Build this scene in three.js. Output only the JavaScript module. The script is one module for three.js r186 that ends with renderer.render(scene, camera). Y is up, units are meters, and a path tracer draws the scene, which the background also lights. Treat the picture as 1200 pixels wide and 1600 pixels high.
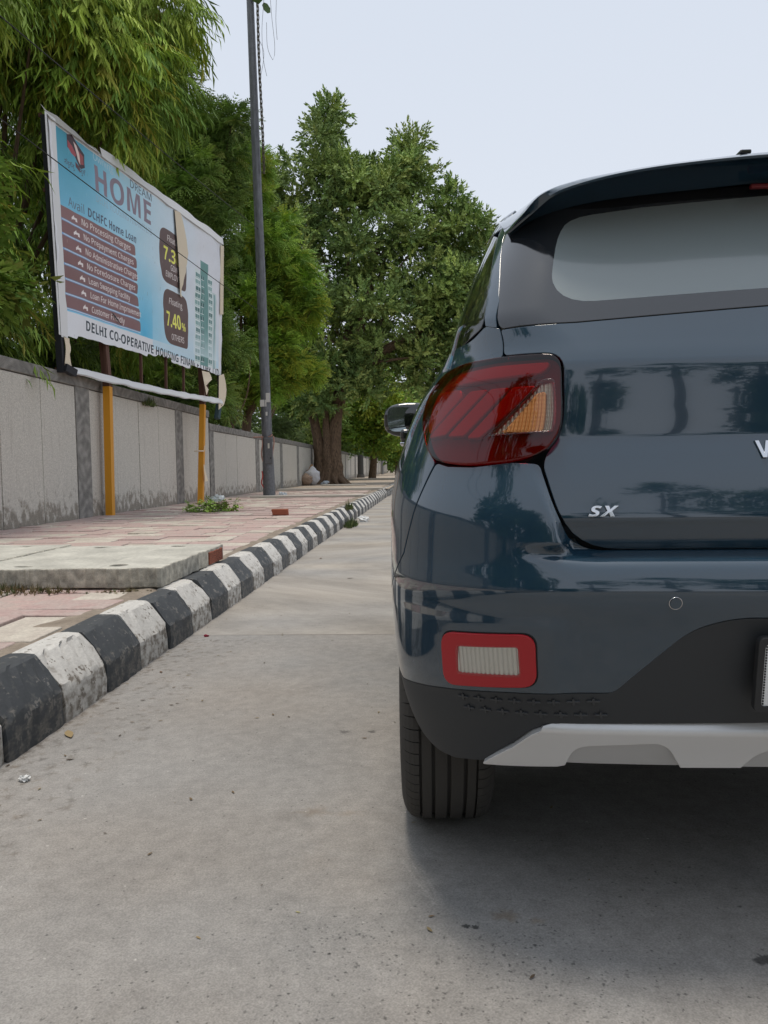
import * as THREE from 'three';
import { mergeGeometries, mergeVertices, toCreasedNormals } from 'three/addons/utils/BufferGeometryUtils.js';
import { RoundedBoxGeometry } from 'three/addons/geometries/RoundedBoxGeometry.js';
import { TextGeometry } from 'three/addons/geometries/TextGeometry.js';
import { FontLoader } from 'three/addons/loaders/FontLoader.js';
import { createNoise2D, createNoise3D } from 'simplex-noise';

// ---------------------------------------------------------------- camera, sky, sun, exposure
const scene = new THREE.Scene();
const camera = new THREE.PerspectiveCamera(67.29, 0.75, 0.05, 900);
camera.position.set(0, 0.894, 0);
camera.rotation.set(-0.0566, 0.0498, -0.015, 'YXZ');

const SUN = new THREE.Vector3(-0.05, 0.985, -0.11).normalize();
{
  const W = 512, H = 256, data = new Float32Array(W * H * 4);
  for (let j = 0; j < H; j++) {
    const el = ((j + .5) / H - .5) * Math.PI, y = Math.sin(el);
    for (let i = 0; i < W; i++) {
      const az = ((i + .5) / W - .5) * 2 * Math.PI, x = Math.cos(az) * Math.cos(el), z = Math.sin(az) * Math.cos(el);
      const c = x * SUN.x + y * SUN.y + z * SUN.z, up = Math.max(0, y), glow = Math.pow(Math.max(0, c), 8) * .25 + Math.pow(Math.max(0, c), 40) * .4;
      const t = Math.pow(up, .55);
      const o = (j * W + i) * 4;                 // pale summer haze, whiter near the horizon and round the veiled sun
      data[o] = (.665 - .185 * t) + glow; data[o + 1] = (.700 - .165 * t) + glow * .98; data[o + 2] = (.752 - .120 * t) + glow * .93; data[o + 3] = 1;
    }
  }
  const sky = new THREE.DataTexture(data, W, H, THREE.RGBAFormat, THREE.FloatType);
  sky.mapping = THREE.EquirectangularReflectionMapping; sky.magFilter = THREE.LinearFilter; sky.minFilter = THREE.LinearFilter; sky.needsUpdate = true;
  scene.background = sky; scene.environment = sky;
}
const sun = new THREE.DirectionalLight(0xfff4e4, 1.5);
sun.position.copy(SUN).multiplyScalar(60); sun.castShadow = true; sun.shadow.radius = 28; sun.shadow.mapSize.set(4096, 4096);
Object.assign(sun.shadow.camera, { left: -30, right: 30, top: 40, bottom: -40, near: 1, far: 160 });
scene.add(sun, sun.target);
const renderer = new THREE.WebGLRenderer({ antialias: true });
renderer.toneMapping = THREE.LinearToneMapping; renderer.toneMappingExposure = 1.28;
renderer.shadowMap.enabled = true; renderer.shadowMap.type = THREE.PCFSoftShadowMap;

// ---------------------------------------------------------------- helpers
let seedState = 7;
const rnd = () => { seedState = (seedState + 0x6d2b79f5) | 0; let t = Math.imul(seedState ^ (seedState >>> 15), 1 | seedState); t = (t + Math.imul(t ^ (t >>> 7), 61 | t)) ^ t; return ((t ^ (t >>> 14)) >>> 0) / 4294967296; };
const rr = (a, b) => a + (b - a) * rnd();
const noise2 = createNoise2D(rnd), noise3 = createNoise3D(rnd);
const font = await new FontLoader().loadAsync('fonts/droid/droid_sans_bold.typeface.json');
const names = new Map();
function numbered(name) { const n = names.get(name) || 0; names.set(name, n + 1); return n ? name + '_' + String(n).padStart(3, '0') : name; }
function tag(o, label, category, group, kind) { if (label) o.userData.label = label; if (category) o.userData.category = category; if (group) o.userData.group = group; if (kind) o.userData.kind = kind; return o; }
function part(name, geo, mat, parent) { const m = new THREE.Mesh(geo, mat); m.name = name; m.castShadow = m.receiveShadow = true; parent.add(m); return m; }
function thing(name, label, category, pos = [0, 0, 0], group) { const o = new THREE.Group(); o.name = numbered(name); o.position.set(...pos); scene.add(o); return tag(o, label, category, group); }
function solo(name, geo, mat, label, category, group, kind) { const m = part(numbered(name), geo, mat, scene); return tag(m, label, category, group, kind); }
const lin = (r, g, b) => new THREE.Color().setRGB(r, g, b);
const std = (c, roughness = .8, more = {}) => new THREE.MeshStandardMaterial({ color: lin(...c), roughness, ...more });
const phys = (c, roughness = .5, more = {}) => new THREE.MeshPhysicalMaterial({ color: lin(...c), roughness, ...more });
const bare = (g) => { const o = g.index ? g.toNonIndexed() : g; for (const k of Object.keys(o.attributes)) if (!['position', 'normal', 'uv'].includes(k)) o.deleteAttribute(k); return o; };
const merge = (list) => mergeGeometries(list.map(bare));
const box = (w, h, d, x = 0, y = 0, z = 0) => new THREE.BoxGeometry(w, h, d).translate(x, y, z);
const rbox = (w, h, d, r, x = 0, y = 0, z = 0, n = 2) => new RoundedBoxGeometry(w, h, d, n, r).translate(x, y, z);
const v3 = (a) => new THREE.Vector3(...a);
function tube(pts, r, seg = 6, div = 0) { const c = new THREE.CatmullRomCurve3(pts.map(v3)); return new THREE.TubeGeometry(c, div || Math.max(4, pts.length * 4), r, seg); }
function fbm(n, x, y, oct = 4) { let s = 0, a = 1, f = 1, t = 0; for (let i = 0; i < oct; i++) { s += a * n(x * f, y * f); t += a; a *= .5; f *= 2.03; } return s / t; }
// seamless noise on a torus of size 1, evaluated with two crossed 3D slices
function tiled(u, v, f, seed = 0) { const a = u * 2 * Math.PI, b = v * 2 * Math.PI, R = f / (2 * Math.PI); return noise3(Math.cos(a) * R + seed, Math.sin(a) * R + Math.cos(b) * R * 1.3, Math.sin(b) * R * 1.3 - seed) ; }
function dataTex(N, M, fn, srgb = true) {
  const d = new Uint8Array(N * M * 4);
  for (let j = 0; j < M; j++) for (let i = 0; i < N; i++) { const c = fn((i + .5) / N, (j + .5) / M, i, j), o = (j * N + i) * 4; d[o] = Math.max(0, Math.min(255, c[0])); d[o + 1] = Math.max(0, Math.min(255, c[1])); d[o + 2] = Math.max(0, Math.min(255, c[2])); d[o + 3] = 255; }
  const t = new THREE.DataTexture(d, N, M, THREE.RGBAFormat); t.wrapS = t.wrapT = THREE.RepeatWrapping; t.magFilter = THREE.LinearFilter; t.minFilter = THREE.LinearMipmapLinearFilter; t.generateMipmaps = true;
  if (srgb) t.colorSpace = THREE.SRGBColorSpace; t.needsUpdate = true; return t;
}
const rep = (t, x, y) => { const c = t.clone(); c.repeat.set(x, y); c.needsUpdate = true; return c; };
// ---------------------------------------------------------------- ground, road, kerb, pavement
const kerbX = (z) => -1.288 + .0085 * Math.max(-4, -z - 2.2);        // foot of the kerb, drifting slightly towards the road
solo('ground', new THREE.PlaneGeometry(1200, 1200).rotateX(-Math.PI / 2).translate(0, -.02, 0), std([.20, .165, .125], .95), 'dusty earth beyond the road and the wall', 'ground', null, 'structure');
const road = tag(new THREE.Group(), 'pale grey concrete road with stains and pits', 'road', null, 'structure'); road.name = 'road'; scene.add(road);
{
  const N = 2048, S = 4.6;                                          // the slab that the car stands on: 4.6 m square, x from -1.4, z from 0.5
  const coarse = dataArray(256, (u, v) => fbm(noise2, u * 5.2 + 3, v * 5.2, 5)), warm = dataArray(128, (u, v) => fbm(noise2, u * 3.1 + 40, v * 3.1 + 9, 4)), mid = dataArray(1024, (u, v) => fbm(noise2, u * 60 + 11, v * 60 + 5, 3));
  const col = new Float32Array(N * N), tint = new Float32Array(N * N), hgt = new Float32Array(N * N);
  for (let j = 0; j < N; j++) for (let i = 0; i < N; i++) {
    const u = i / N, v = j / N, o = j * N + i, g = rnd() - .5, st = noise2(u * 34, v * 330) * .5;
    col[o] = 1 + .075 * coarse(u, v) + .075 * mid(u, v) + .24 * g + .035 * st; tint[o] = warm(u, v); hgt[o] = .5 + .20 * g + .12 * mid(u, v) + .05 * st;
  }
  const spot = (x, z, r, dark, brown = 0, hard = 3, squash = 1, rag = .5) => {      // stains and pits at their places on the slab
    const cx = (x + 1.4) / S * N, cy = (z + 4.1) / S * N, R = r / S * N, ph = rnd() * 99;
    for (let j = Math.floor(cy - R * 2); j <= cy + R * 2; j++) for (let i = Math.floor(cx - R * 2); i <= cx + R * 2; i++) {
      if (i < 0 || j < 0 || i >= N || j >= N) continue;
      const dx = (i - cx) / R, dy = (j - cy) / R * squash, a = Math.atan2(dy, dx), d = Math.hypot(dx, dy) / (1 + rag * noise2(Math.cos(a) * 1.3 + ph, Math.sin(a) * 1.3)) + .18 * noise2(i * .06, j * .06);
      const k = Math.max(0, Math.min(1, (1 - d) * hard)); const o = j * N + i; col[o] *= 1 - dark * k; tint[o] += brown * k; if (dark > .3) hgt[o] -= .25 * k;
    }
  };
  spot(-.294, -1.954, .055, .10, 1.6, 1.2, 1.6); spot(-.20, -1.95, .04, .07, 1.2, 1.2, 2); spot(.156, -1.497, .028, .14, 2.2, 1.5, 1.2); spot(.215, -1.48, .018, .10, 1.8, 1.5, 1.5);
  spot(-.277, -2.567, .020, .30, 0, 2.5, 1.2); spot(-.183, -2.568, .016, .38, 0, 2.5, 1.2); spot(.074, -1.459, .008, .6, 0, 4, 1.3); spot(.092, -1.456, .007, .6, 0, 4); spot(.608, -1.372, .02, .5, 0, 3); spot(-.36, -1.93, .05, .07, .1, 1.2); spot(-.31, -1.9, .05, .07, 0, 1); spot(-.25, -1.70, .06, .05, .4, 1);
  spot(-.56, -1.62, .09, -.05, .1, 1); spot(-.05, -1.30, .08, -.06, 0, 1.2); spot(.3, -1.25, .07, -.07, 0, 1.2); spot(-.30, -1.55, .05, .06, 0, 1);
  for (let i = 0; i < 60; i++) spot(rr(-1.1, 2.6), rr(-3.6, -.5), rr(.06, .30), rr(-.05, .075), rr(-.25, .3), .9, 1, .9);
  const pit = (x, z) => spot(x, z, rr(.0009, .0026) + (rnd() < .05 ? .0015 : 0), rr(.18, .5), 0, 3, rr(.7, 1.6), .8);
  for (let i = 0; i < 5200; i++) pit(rr(-1.2, 2.9), rr(-4, .3));
  for (const [x, z, s, n] of [[.15, -1.40, .10, 150], [-.02, -1.15, .25, 600], [-.15, -1.42, .12, 160], [.28, -1.30, .2, 300], [-.5, -1.15, .3, 250], [.45, -1.6, .15, 90]]) for (let i = 0; i < n; i++) pit(x + (rnd() + rnd() - 1) * s * 1.5, z + (rnd() + rnd() - 1) * s);
  for (let i = 0; i < 700; i++) spot(rr(-1.2, 2.9), rr(-4, .3), rr(.001, .003), rr(-.5, -.2), 0, 3);
  for (const [x0, z0, x1, z1] of [[-.05, -1.75, .02, -1.52], [-.035, -1.75, .03, -1.53], [-.06, -1.72, .0, -1.56], [-.30, -2.95, .8, -2.90]]) for (let t = 0; t < 1; t += .004) if (rnd() < .6) spot(x0 + (x1 - x0) * t + rr(-.004, .004), z0 + (z1 - z0) * t, .0022, -.06, 0, 2);
  for (let i = 0; i < 900; i++) { const z = rr(-4.0, .2); spot(kerbX(z) + Math.pow(rnd(), 2.2) * .35, z, rr(.004, .02), rr(.05, .22), rr(.2, .9), 1.5, 1, 1); }   // grit swept against the kerb
  const map = dataTex(N, N, (u, v, i, j) => { const o = j * N + i, c = Math.max(.1, col[o]), t = tint[o]; return [145 * Math.pow(c, .80) + 3 * t, 141 * Math.pow(c, .80), 136 * Math.pow(c, .80) - 3 * t]; });
  const bmp = dataTex(N, N, (u, v, i, j) => { const h = hgt[j * N + i] * 255; return [h, h, h]; }, false);
  const g = new THREE.PlaneGeometry(S, S, 8, 8).rotateX(-Math.PI / 2).translate(-1.4 + S / 2, 0, .5 - S / 2);
  { const p = g.attributes.position, t = g.attributes.uv; for (let i = 0; i < p.count; i++) t.setXY(i, (p.getX(i) + 1.4) / S, (p.getZ(i) + 4.1) / S); }
  part('road_slab', g, new THREE.MeshStandardMaterial({ map, bumpMap: bmp, bumpScale: .0022, roughness: .9 }), road);
  // further slabs share a plainer concrete
  const N2 = 1024, map2 = dataTex(N2, N2, (u, v) => { const c = 1 + .11 * tiled(u, v, 6, 2) + .06 * tiled(u, v, 17, 7) + .04 * tiled(u, v, 60, 9) + .09 * (rnd() - .5) - (rnd() < .004 ? .35 : 0), t = tiled(u, v, 4, 30); const k = Math.pow(Math.max(.2, c), .72); return [155 * k + 3 * t, 149 * k, 141 * k - 4 * t]; });
  const m2 = new THREE.MeshStandardMaterial({ map: map2, roughness: .9 });
  const slab = (x0, x1, z0, z1) => { const gg = new THREE.PlaneGeometry(x1 - x0, z1 - z0, 1, 1).rotateX(-Math.PI / 2).translate((x0 + x1) / 2, 0, (z0 + z1) / 2), p = gg.attributes.position, t = gg.attributes.uv; for (let i = 0; i < p.count; i++) t.setXY(i, p.getX(i) / 5.3 + .13, p.getZ(i) / 5.3 + .31); part('road_slab', gg, m2, road); };
  for (let k = 0; k < 30; k++) for (const [x0, x1] of [[-1.4, 3.196], [3.202, 7.8]]) slab(x0, x1, -4.102 - 4.6 * (k + 1), -4.102 - 4.6 * k - .003);
  for (let k = 0; k < 2; k++) for (const [x0, x1] of [[-1.4, 3.196], [3.202, 7.8]]) slab(x0, x1, .506 + 4.6 * k, .5 + 4.6 * (k + 1));
  slab(3.204, 7.8, -4.1, .5);
  part('joint_filler', new THREE.PlaneGeometry(9.2, 152).rotateX(-Math.PI / 2).translate(3.2, -.006, -66.4), std([.19, .175, .155], .95), road);
}
function dataArray(n, fn) { const a = new Float32Array((n + 1) * (n + 1)); for (let j = 0; j <= n; j++) for (let i = 0; i <= n; i++) a[j * (n + 1) + i] = fn(i / n, j / n); return (u, v) => { const x = Math.min(n - 1e-4, u * n), y = Math.min(n - 1e-4, v * n), i = Math.floor(x), j = Math.floor(y), fx = x - i, fy = y - j, w = n + 1; return (a[j * w + i] * (1 - fx) + a[j * w + i + 1] * fx) * (1 - fy) + (a[(j + 1) * w + i] * (1 - fx) + a[(j + 1) * w + i + 1] * fx) * fy; }; }

// kerb of painted concrete blocks
const kerb = tag(new THREE.Group(), 'roadside kerb of alternating black and white painted concrete blocks', 'kerb', null, 'structure'); kerb.name = 'kerb'; scene.add(kerb);
{
  const wear = (paint, bare, dirt, th, seed) => dataTex(768, 768, (u, v) => {
    const n = fbm(noise2, u * 7 + seed, v * 7, 5), f = fbm(noise2, u * 40 + seed, v * 30, 3), d = fbm(noise2, u * 14 + seed * 2, v * 10 + 7, 4), g = rnd() - .5;
    const st = fbm(noise2, u * 22 + seed, v * 5, 3), low = .42 * Math.max(0, Math.min(1, (.40 - v + .10 * n) * 5));   // the upright lower face is scuffed and splashed
    const off = n * .5 + st * .55 + f * .3 + low * .35 > th, dd = Math.max(0, Math.min(1, (d * .7 + low * 1.2 + .3 * f + .35 * st - .22) * 1.7)) * .72;
    const c = off ? bare : paint; return c.map((x, k) => (x * (1 - dd) + dirt[k] * dd) * (1 + .11 * g + .06 * f + .05 * n));
  });
  const whiteM = new THREE.MeshStandardMaterial({ map: wear([200, 197, 191], [126, 120, 112], [120, 112, 102], .42, 3), roughness: .85 });
  const blackM = new THREE.MeshStandardMaterial({ map: wear([63, 66, 69], [104, 102, 99], [108, 104, 98], .42, 17), roughness: .7 });
  for (const m of [whiteM, blackM]) { m.bumpMap = m.map; m.bumpScale = .0016; }
  const prof = [[0, 0], [-.001, .06], [-.004, .118], [-.012, .134], [-.050, .190], [-.090, .243], [-.103, .252], [-.150, .2545], [-.188, .254], [-.197, .247], [-.198, .10]];
  const LEN = .375, geos = [];
  for (let v = 0; v < 9; v++) {
    const NZ = 12, pos = [], uv = [], idx = [], n = prof.length, ou = rnd(), wob = rr(-.007, .007), rise = rr(-.007, .004);
    for (let j = 0; j <= NZ; j++) {
      const e = Math.min(j, NZ - j), t = j === 0 ? .003 : j === NZ ? LEN - .003 : j / NZ * LEN, inset = e === 0 ? .005 : e === 1 ? .001 : 0;
      let acc = 0;
      for (let k = 0; k < n; k++) {
        if (k) acc += Math.hypot(prof[k][0] - prof[k - 1][0], prof[k][1] - prof[k - 1][1]);
        const chip = .007 * fbm(noise2, k * .7 + v * 9, j * .6 + v * 5, 3) + (k > 3 && k < 7 && noise2(v * 3.3 + j * .5, k) > .50 ? -.011 : 0);
        pos.push(prof[k][0] - inset + chip + wob * (prof[k][1] * 4), Math.max(0, prof[k][1] - (k > 4 && k < 10 ? inset * .8 : 0) + (k > 2 ? chip * .5 + rise : 0)), -t);
        uv.push(ou + t * .9, .06 + acc * 1.75);
      }
    }
    for (let j = 0; j < NZ; j++) for (let k = 0; k < n - 1; k++) { const a = j * n + k, b = a + n; idx.push(a, b, b + 1, a, b + 1, a + 1); }
    for (const j of [0, NZ]) { const c = pos.length / 3; pos.push(-.09, .05, j ? -LEN + .003 : -.003); uv.push(ou, .3); for (let k = 0; k < n - 1; k++) { const a = j * n + k; j ? idx.push(c, a, a + 1) : idx.push(c, a + 1, a); } }
    const g = new THREE.BufferGeometry(); g.setAttribute('position', new THREE.Float32BufferAttribute(pos, 3)); g.setAttribute('uv', new THREE.Float32BufferAttribute(uv, 2)); g.setIndex(idx); geos.push(toCreasedNormals(g, .42));
  }
  for (let i = -16; i < 220; i++) {
    const z = -2.65 - i * LEN;
    const m = part('kerb_block', geos[(i * 5 + 40) % 9], Math.abs(i % 2) === 1 ? blackM : whiteM, kerb);
    m.position.set(kerbX(z) + rr(-.005, .005), -.001, z); m.rotation.y = rr(-.010, .010); m.rotation.x = rr(-.006, .006);
  }
}
// footpath of pink and cream paving blocks on sand
const PY = .25;
const pavement = tag(new THREE.Group(), 'raised footpath of pink and cream paving blocks between kerb and wall', 'pavement', null, 'structure'); pavement.name = 'pavement'; scene.add(pavement);
{
  const dusty = (a, b, seed) => dataTex(512, 512, (u, v) => { const n = fbm(noise2, u * 5 + seed, v * 5, 4), g = rnd() - .5, f = fbm(noise2, u * 30 + seed, v * 30, 2), k = Math.max(0, Math.min(1, .5 + n * .9)); return [0, 1, 2].map((c) => (a[c] * (1 - k) + b[c] * k) * (1 + .13 * g + .06 * f)); });
  const mats = [
    new THREE.MeshStandardMaterial({ map: dusty([184, 157, 150], [178, 162, 153], 1), roughness: .9 }), new THREE.MeshStandardMaterial({ map: dusty([176, 149, 143], [180, 165, 157], 5), roughness: .9 }),
    new THREE.MeshStandardMaterial({ map: dusty([200, 192, 178], [184, 174, 162], 9), roughness: .9 }), new THREE.MeshStandardMaterial({ map: dusty([192, 183, 168], [176, 166, 155], 14), roughness: .9 }),
  ];
  const sandM = new THREE.MeshStandardMaterial({ map: rep(dusty([150, 138, 124], [128, 116, 102], 30), 1, 1), roughness: .95 });
  const flat = (x0, x1, z0, z1, y) => { const g = new THREE.PlaneGeometry(x1 - x0, z1 - z0).rotateX(-Math.PI / 2).translate((x0 + x1) / 2, y, (z0 + z1) / 2), p = g.attributes.position, t = g.attributes.uv; for (let i = 0; i < p.count; i++) t.setXY(i, p.getX(i) * .7, p.getZ(i) * .7); return g; };
  part('sand_bed', flat(-5.0, -1.455, -24.6, 4, PY - .014), sandM, pavement);
  part('sand_bed', flat(-5.0, -1.05, -110, -24.6, PY - .006), new THREE.MeshStandardMaterial({ map: dusty([176, 162, 146], [156, 143, 128], 41), roughness: .95 }), pavement);
  part('sand_bed', flat(-5.0, -1.455, 4, 22, PY - .002), sandM, pavement);
  const list = []; let z = 1.0, row = 0;
  while (z > -24) {
    const thin = row % 3 === 1, d = thin ? .145 : .27; let x = -1.50 - rr(0, .06);
    while (x > -4.84) {
      const w = thin ? .56 : rnd() < .35 ? .42 : .28, x1 = Math.max(-4.85, x - w);
      const pink = thin ? rnd() < .88 : rnd() < (z < -6.2 ? .70 : .42);
      if (x - x1 > .05) list.push([(x + x1) / 2, z - d / 2, x - x1, d, pink ? (rnd() < .5 ? 0 : 1) : (rnd() < .5 ? 2 : 3)]);
      x = x1;
    }
    z -= d; row++;
  }
  const hid = (p) => p[0] > -3.8 && p[0] < -1.4 && p[1] < -4.35 && p[1] > -5.35;     // under the drain covers
  const rest = [[], [], [], []]; let made = 0; const cache = new Map();
  list.filter((p) => !hid(p)).sort((a, b) => Math.abs(a[1] + 3.2) - Math.abs(b[1] + 3.2) + ((a[1] > -1.6) - (b[1] > -1.6)) * 50).forEach((p) => {
    const [px, pz, w, d, m] = p, near = made < 298 && pz < -1.6, k = w.toFixed(2) + d + (near ? 'n' + Math.floor(rnd() * 3) : 'f');
    if (!cache.has(k)) { const g = near ? rbox(w - .007, .06, d - .007, .006, 0, -.03, 0, 1) : box(w - .008, .03, d - .008, 0, -.015, 0); const pp = g.attributes.position, t = g.attributes.uv, ox = rnd(), oz = rnd(); for (let i = 0; i < pp.count; i++) t.setXY(i, pp.getX(i) * .9 + ox, pp.getZ(i) * .9 + oz); cache.set(k, g); }
    const y = PY + .028 * 0 + rr(-.006, .006) + (pz > -4.3 ? noise2(px * 2, pz * 2) * .008 : 0), tilt = rr(-.012, .012), tz = rr(-.012, .012);
    if (near) { made++; const o = part('paver', cache.get(k), mats[m], pavement); o.position.set(px, y, pz); o.rotation.set(tilt, rr(-.008, .008), tz); }
    else { const g = cache.get(k).clone().rotateX(tilt * .6).rotateZ(tz * .6).translate(px, y - .002, pz); rest[m].push(g); }
  });
  rest.forEach((r, i) => { if (r.length) { const o = part('paver', merge(r), mats[i], pavement); o.userData.kind = 'stuff'; } });
  // mortar strip behind the kerb
  const strip = new THREE.BufferGeometry(), sp = [], si = [], su = []; const NZ = 200;
  for (let i = 0; i <= NZ; i++) { const zz = 3 - i * .2; for (const [dx, y] of [[-.194, .240], [-.25, .251], [-.40, .241]]) { sp.push(kerbX(zz) + dx + (dx < -.2 ? .02 * noise2(zz * 3, dx * 9) : 0), y + .004 * noise2(zz * 6, dx * 40), zz); su.push(dx, zz * .7); } }
  for (let i = 0; i < NZ; i++) for (let k = 0; k < 2; k++) { const a = i * 3 + k; si.push(a, a + 3, a + 4, a, a + 4, a + 1); }
  strip.setAttribute('position', new THREE.Float32BufferAttribute(sp, 3)); strip.setAttribute('uv', new THREE.Float32BufferAttribute(su, 2)); strip.setIndex(si); strip.computeVertexNormals(); part('mortar_strip', strip, sandM, pavement);
}
// concrete drain covers lying proud of the footpath
{
  const map = dataTex(1024, 1024, (u, v) => { const n = fbm(noise2, u * 4 + 70, v * 4, 5), f = fbm(noise2, u * 38, v * 38 + 3, 3), g = rnd() - .5, k = 1 + .13 * n + .07 * f + .10 * g - (rnd() < .003 ? .3 : 0); return [186 * k, 183 * k, 172 * k]; });
  const edgeMap = dataTex(512, 512, (u, v) => { const n = fbm(noise2, u * 9 + 7, v * 9, 5), g = rnd() - .5, k = 1 + .28 * n + .22 * g; return [180 * k, 175 * k, 162 * k]; });
  const top = new THREE.MeshStandardMaterial({ map, roughness: .92, bumpMap: map, bumpScale: .002 }), side = new THREE.MeshStandardMaterial({ map: edgeMap, roughness: .95, bumpMap: edgeMap, bumpScale: .008 });
  const brickM = new THREE.MeshStandardMaterial({ map: dataTex(256, 256, (u, v) => { const n = fbm(noise2, u * 8 + 90, v * 8, 4), g = rnd() - .5, k = 1 + .4 * n + .2 * g; return [130 * k, 72 * k, 52 * k]; }), roughness: .95 });
  const labels = ['end', 'second', 'third', 'fourth'];
  for (let i = 0; i < 4; i++) {
    const w = .560, x1 = -1.452 - i * .574, x0 = x1 - w, zf = -4.16 - i * .03, L = 1.32;
    const s = new THREE.Shape(), E = [];
    for (const [ax, ay, bx, by] of [[x0, -zf, x1, -zf], [x1, -zf, x1, -zf + L], [x1, -zf + L, x0, -zf + L], [x0, -zf + L, x0, -zf]]) for (let k = 0; k < 40; k++) { const t = k / 40, r = .012 * fbm(noise2, k * .5 + i * 20 + ax, ay * 3, 3) * (k ? 1 : 0); E.push([ax + (bx - ax) * t + (ay === by ? 0 : r), ay + (by - ay) * t + (ay === by ? r : 0)]); }
    E.forEach((p, k) => (k ? s.lineTo(...p) : s.moveTo(...p)));
    for (const [hx, hy] of [[(x0 + x1) / 2, -zf + .12], [(x0 + x1) / 2, -zf + L - .12]]) { const h = new THREE.Path(); h.absellipse(hx, hy, .055, .045, 0, Math.PI * 2, true); s.holes.push(h); }
    const g = new THREE.ExtrudeGeometry(s, { depth: .095, bevelEnabled: true, bevelThickness: .008, bevelSize: .006, bevelSegments: 2, curveSegments: 16 }).rotateX(-Math.PI / 2).translate(0, PY + .012, 0);
    { const p = g.attributes.position, n = g.attributes.normal, t = g.attributes.uv; for (let k = 0; k < p.count; k++) { if (n.getY(k) > .5) t.setXY(k, p.getX(k) * .55, p.getZ(k) * .55); else t.setXY(k, (p.getX(k) + p.getZ(k)) * 1.2, p.getY(k) * 1.2); p.setY(k, p.getY(k) + .003 * noise2(p.getX(k) * 4, p.getZ(k) * 4)); } }
    const c = solo('drain_cover', g, [top, side], ['concrete drain cover slab with lifting holes, its broken end beside the kerb', 'concrete drain cover slab second from the kerb', 'concrete drain cover slab third from the kerb', 'concrete drain cover slab furthest from the kerb, by the wall'][i], 'drain cover', 'concrete drain covers across the footpath');
    c.position.y = [0, -.006, .003, -.004][i];
    if (i === 0) { const bg = rbox(.02, .085, .34, .006, x1 + .004, PY + .052, -zf * 0 - 5.28, 2); part('exposed_brick', bg, brickM, c); }
    part('drain_void', box(w - .08, .004, L - .1, (x0 + x1) / 2, PY + .004, zf - L / 2), std([.02, .018, .015], .95), c);
  }
}
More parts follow.
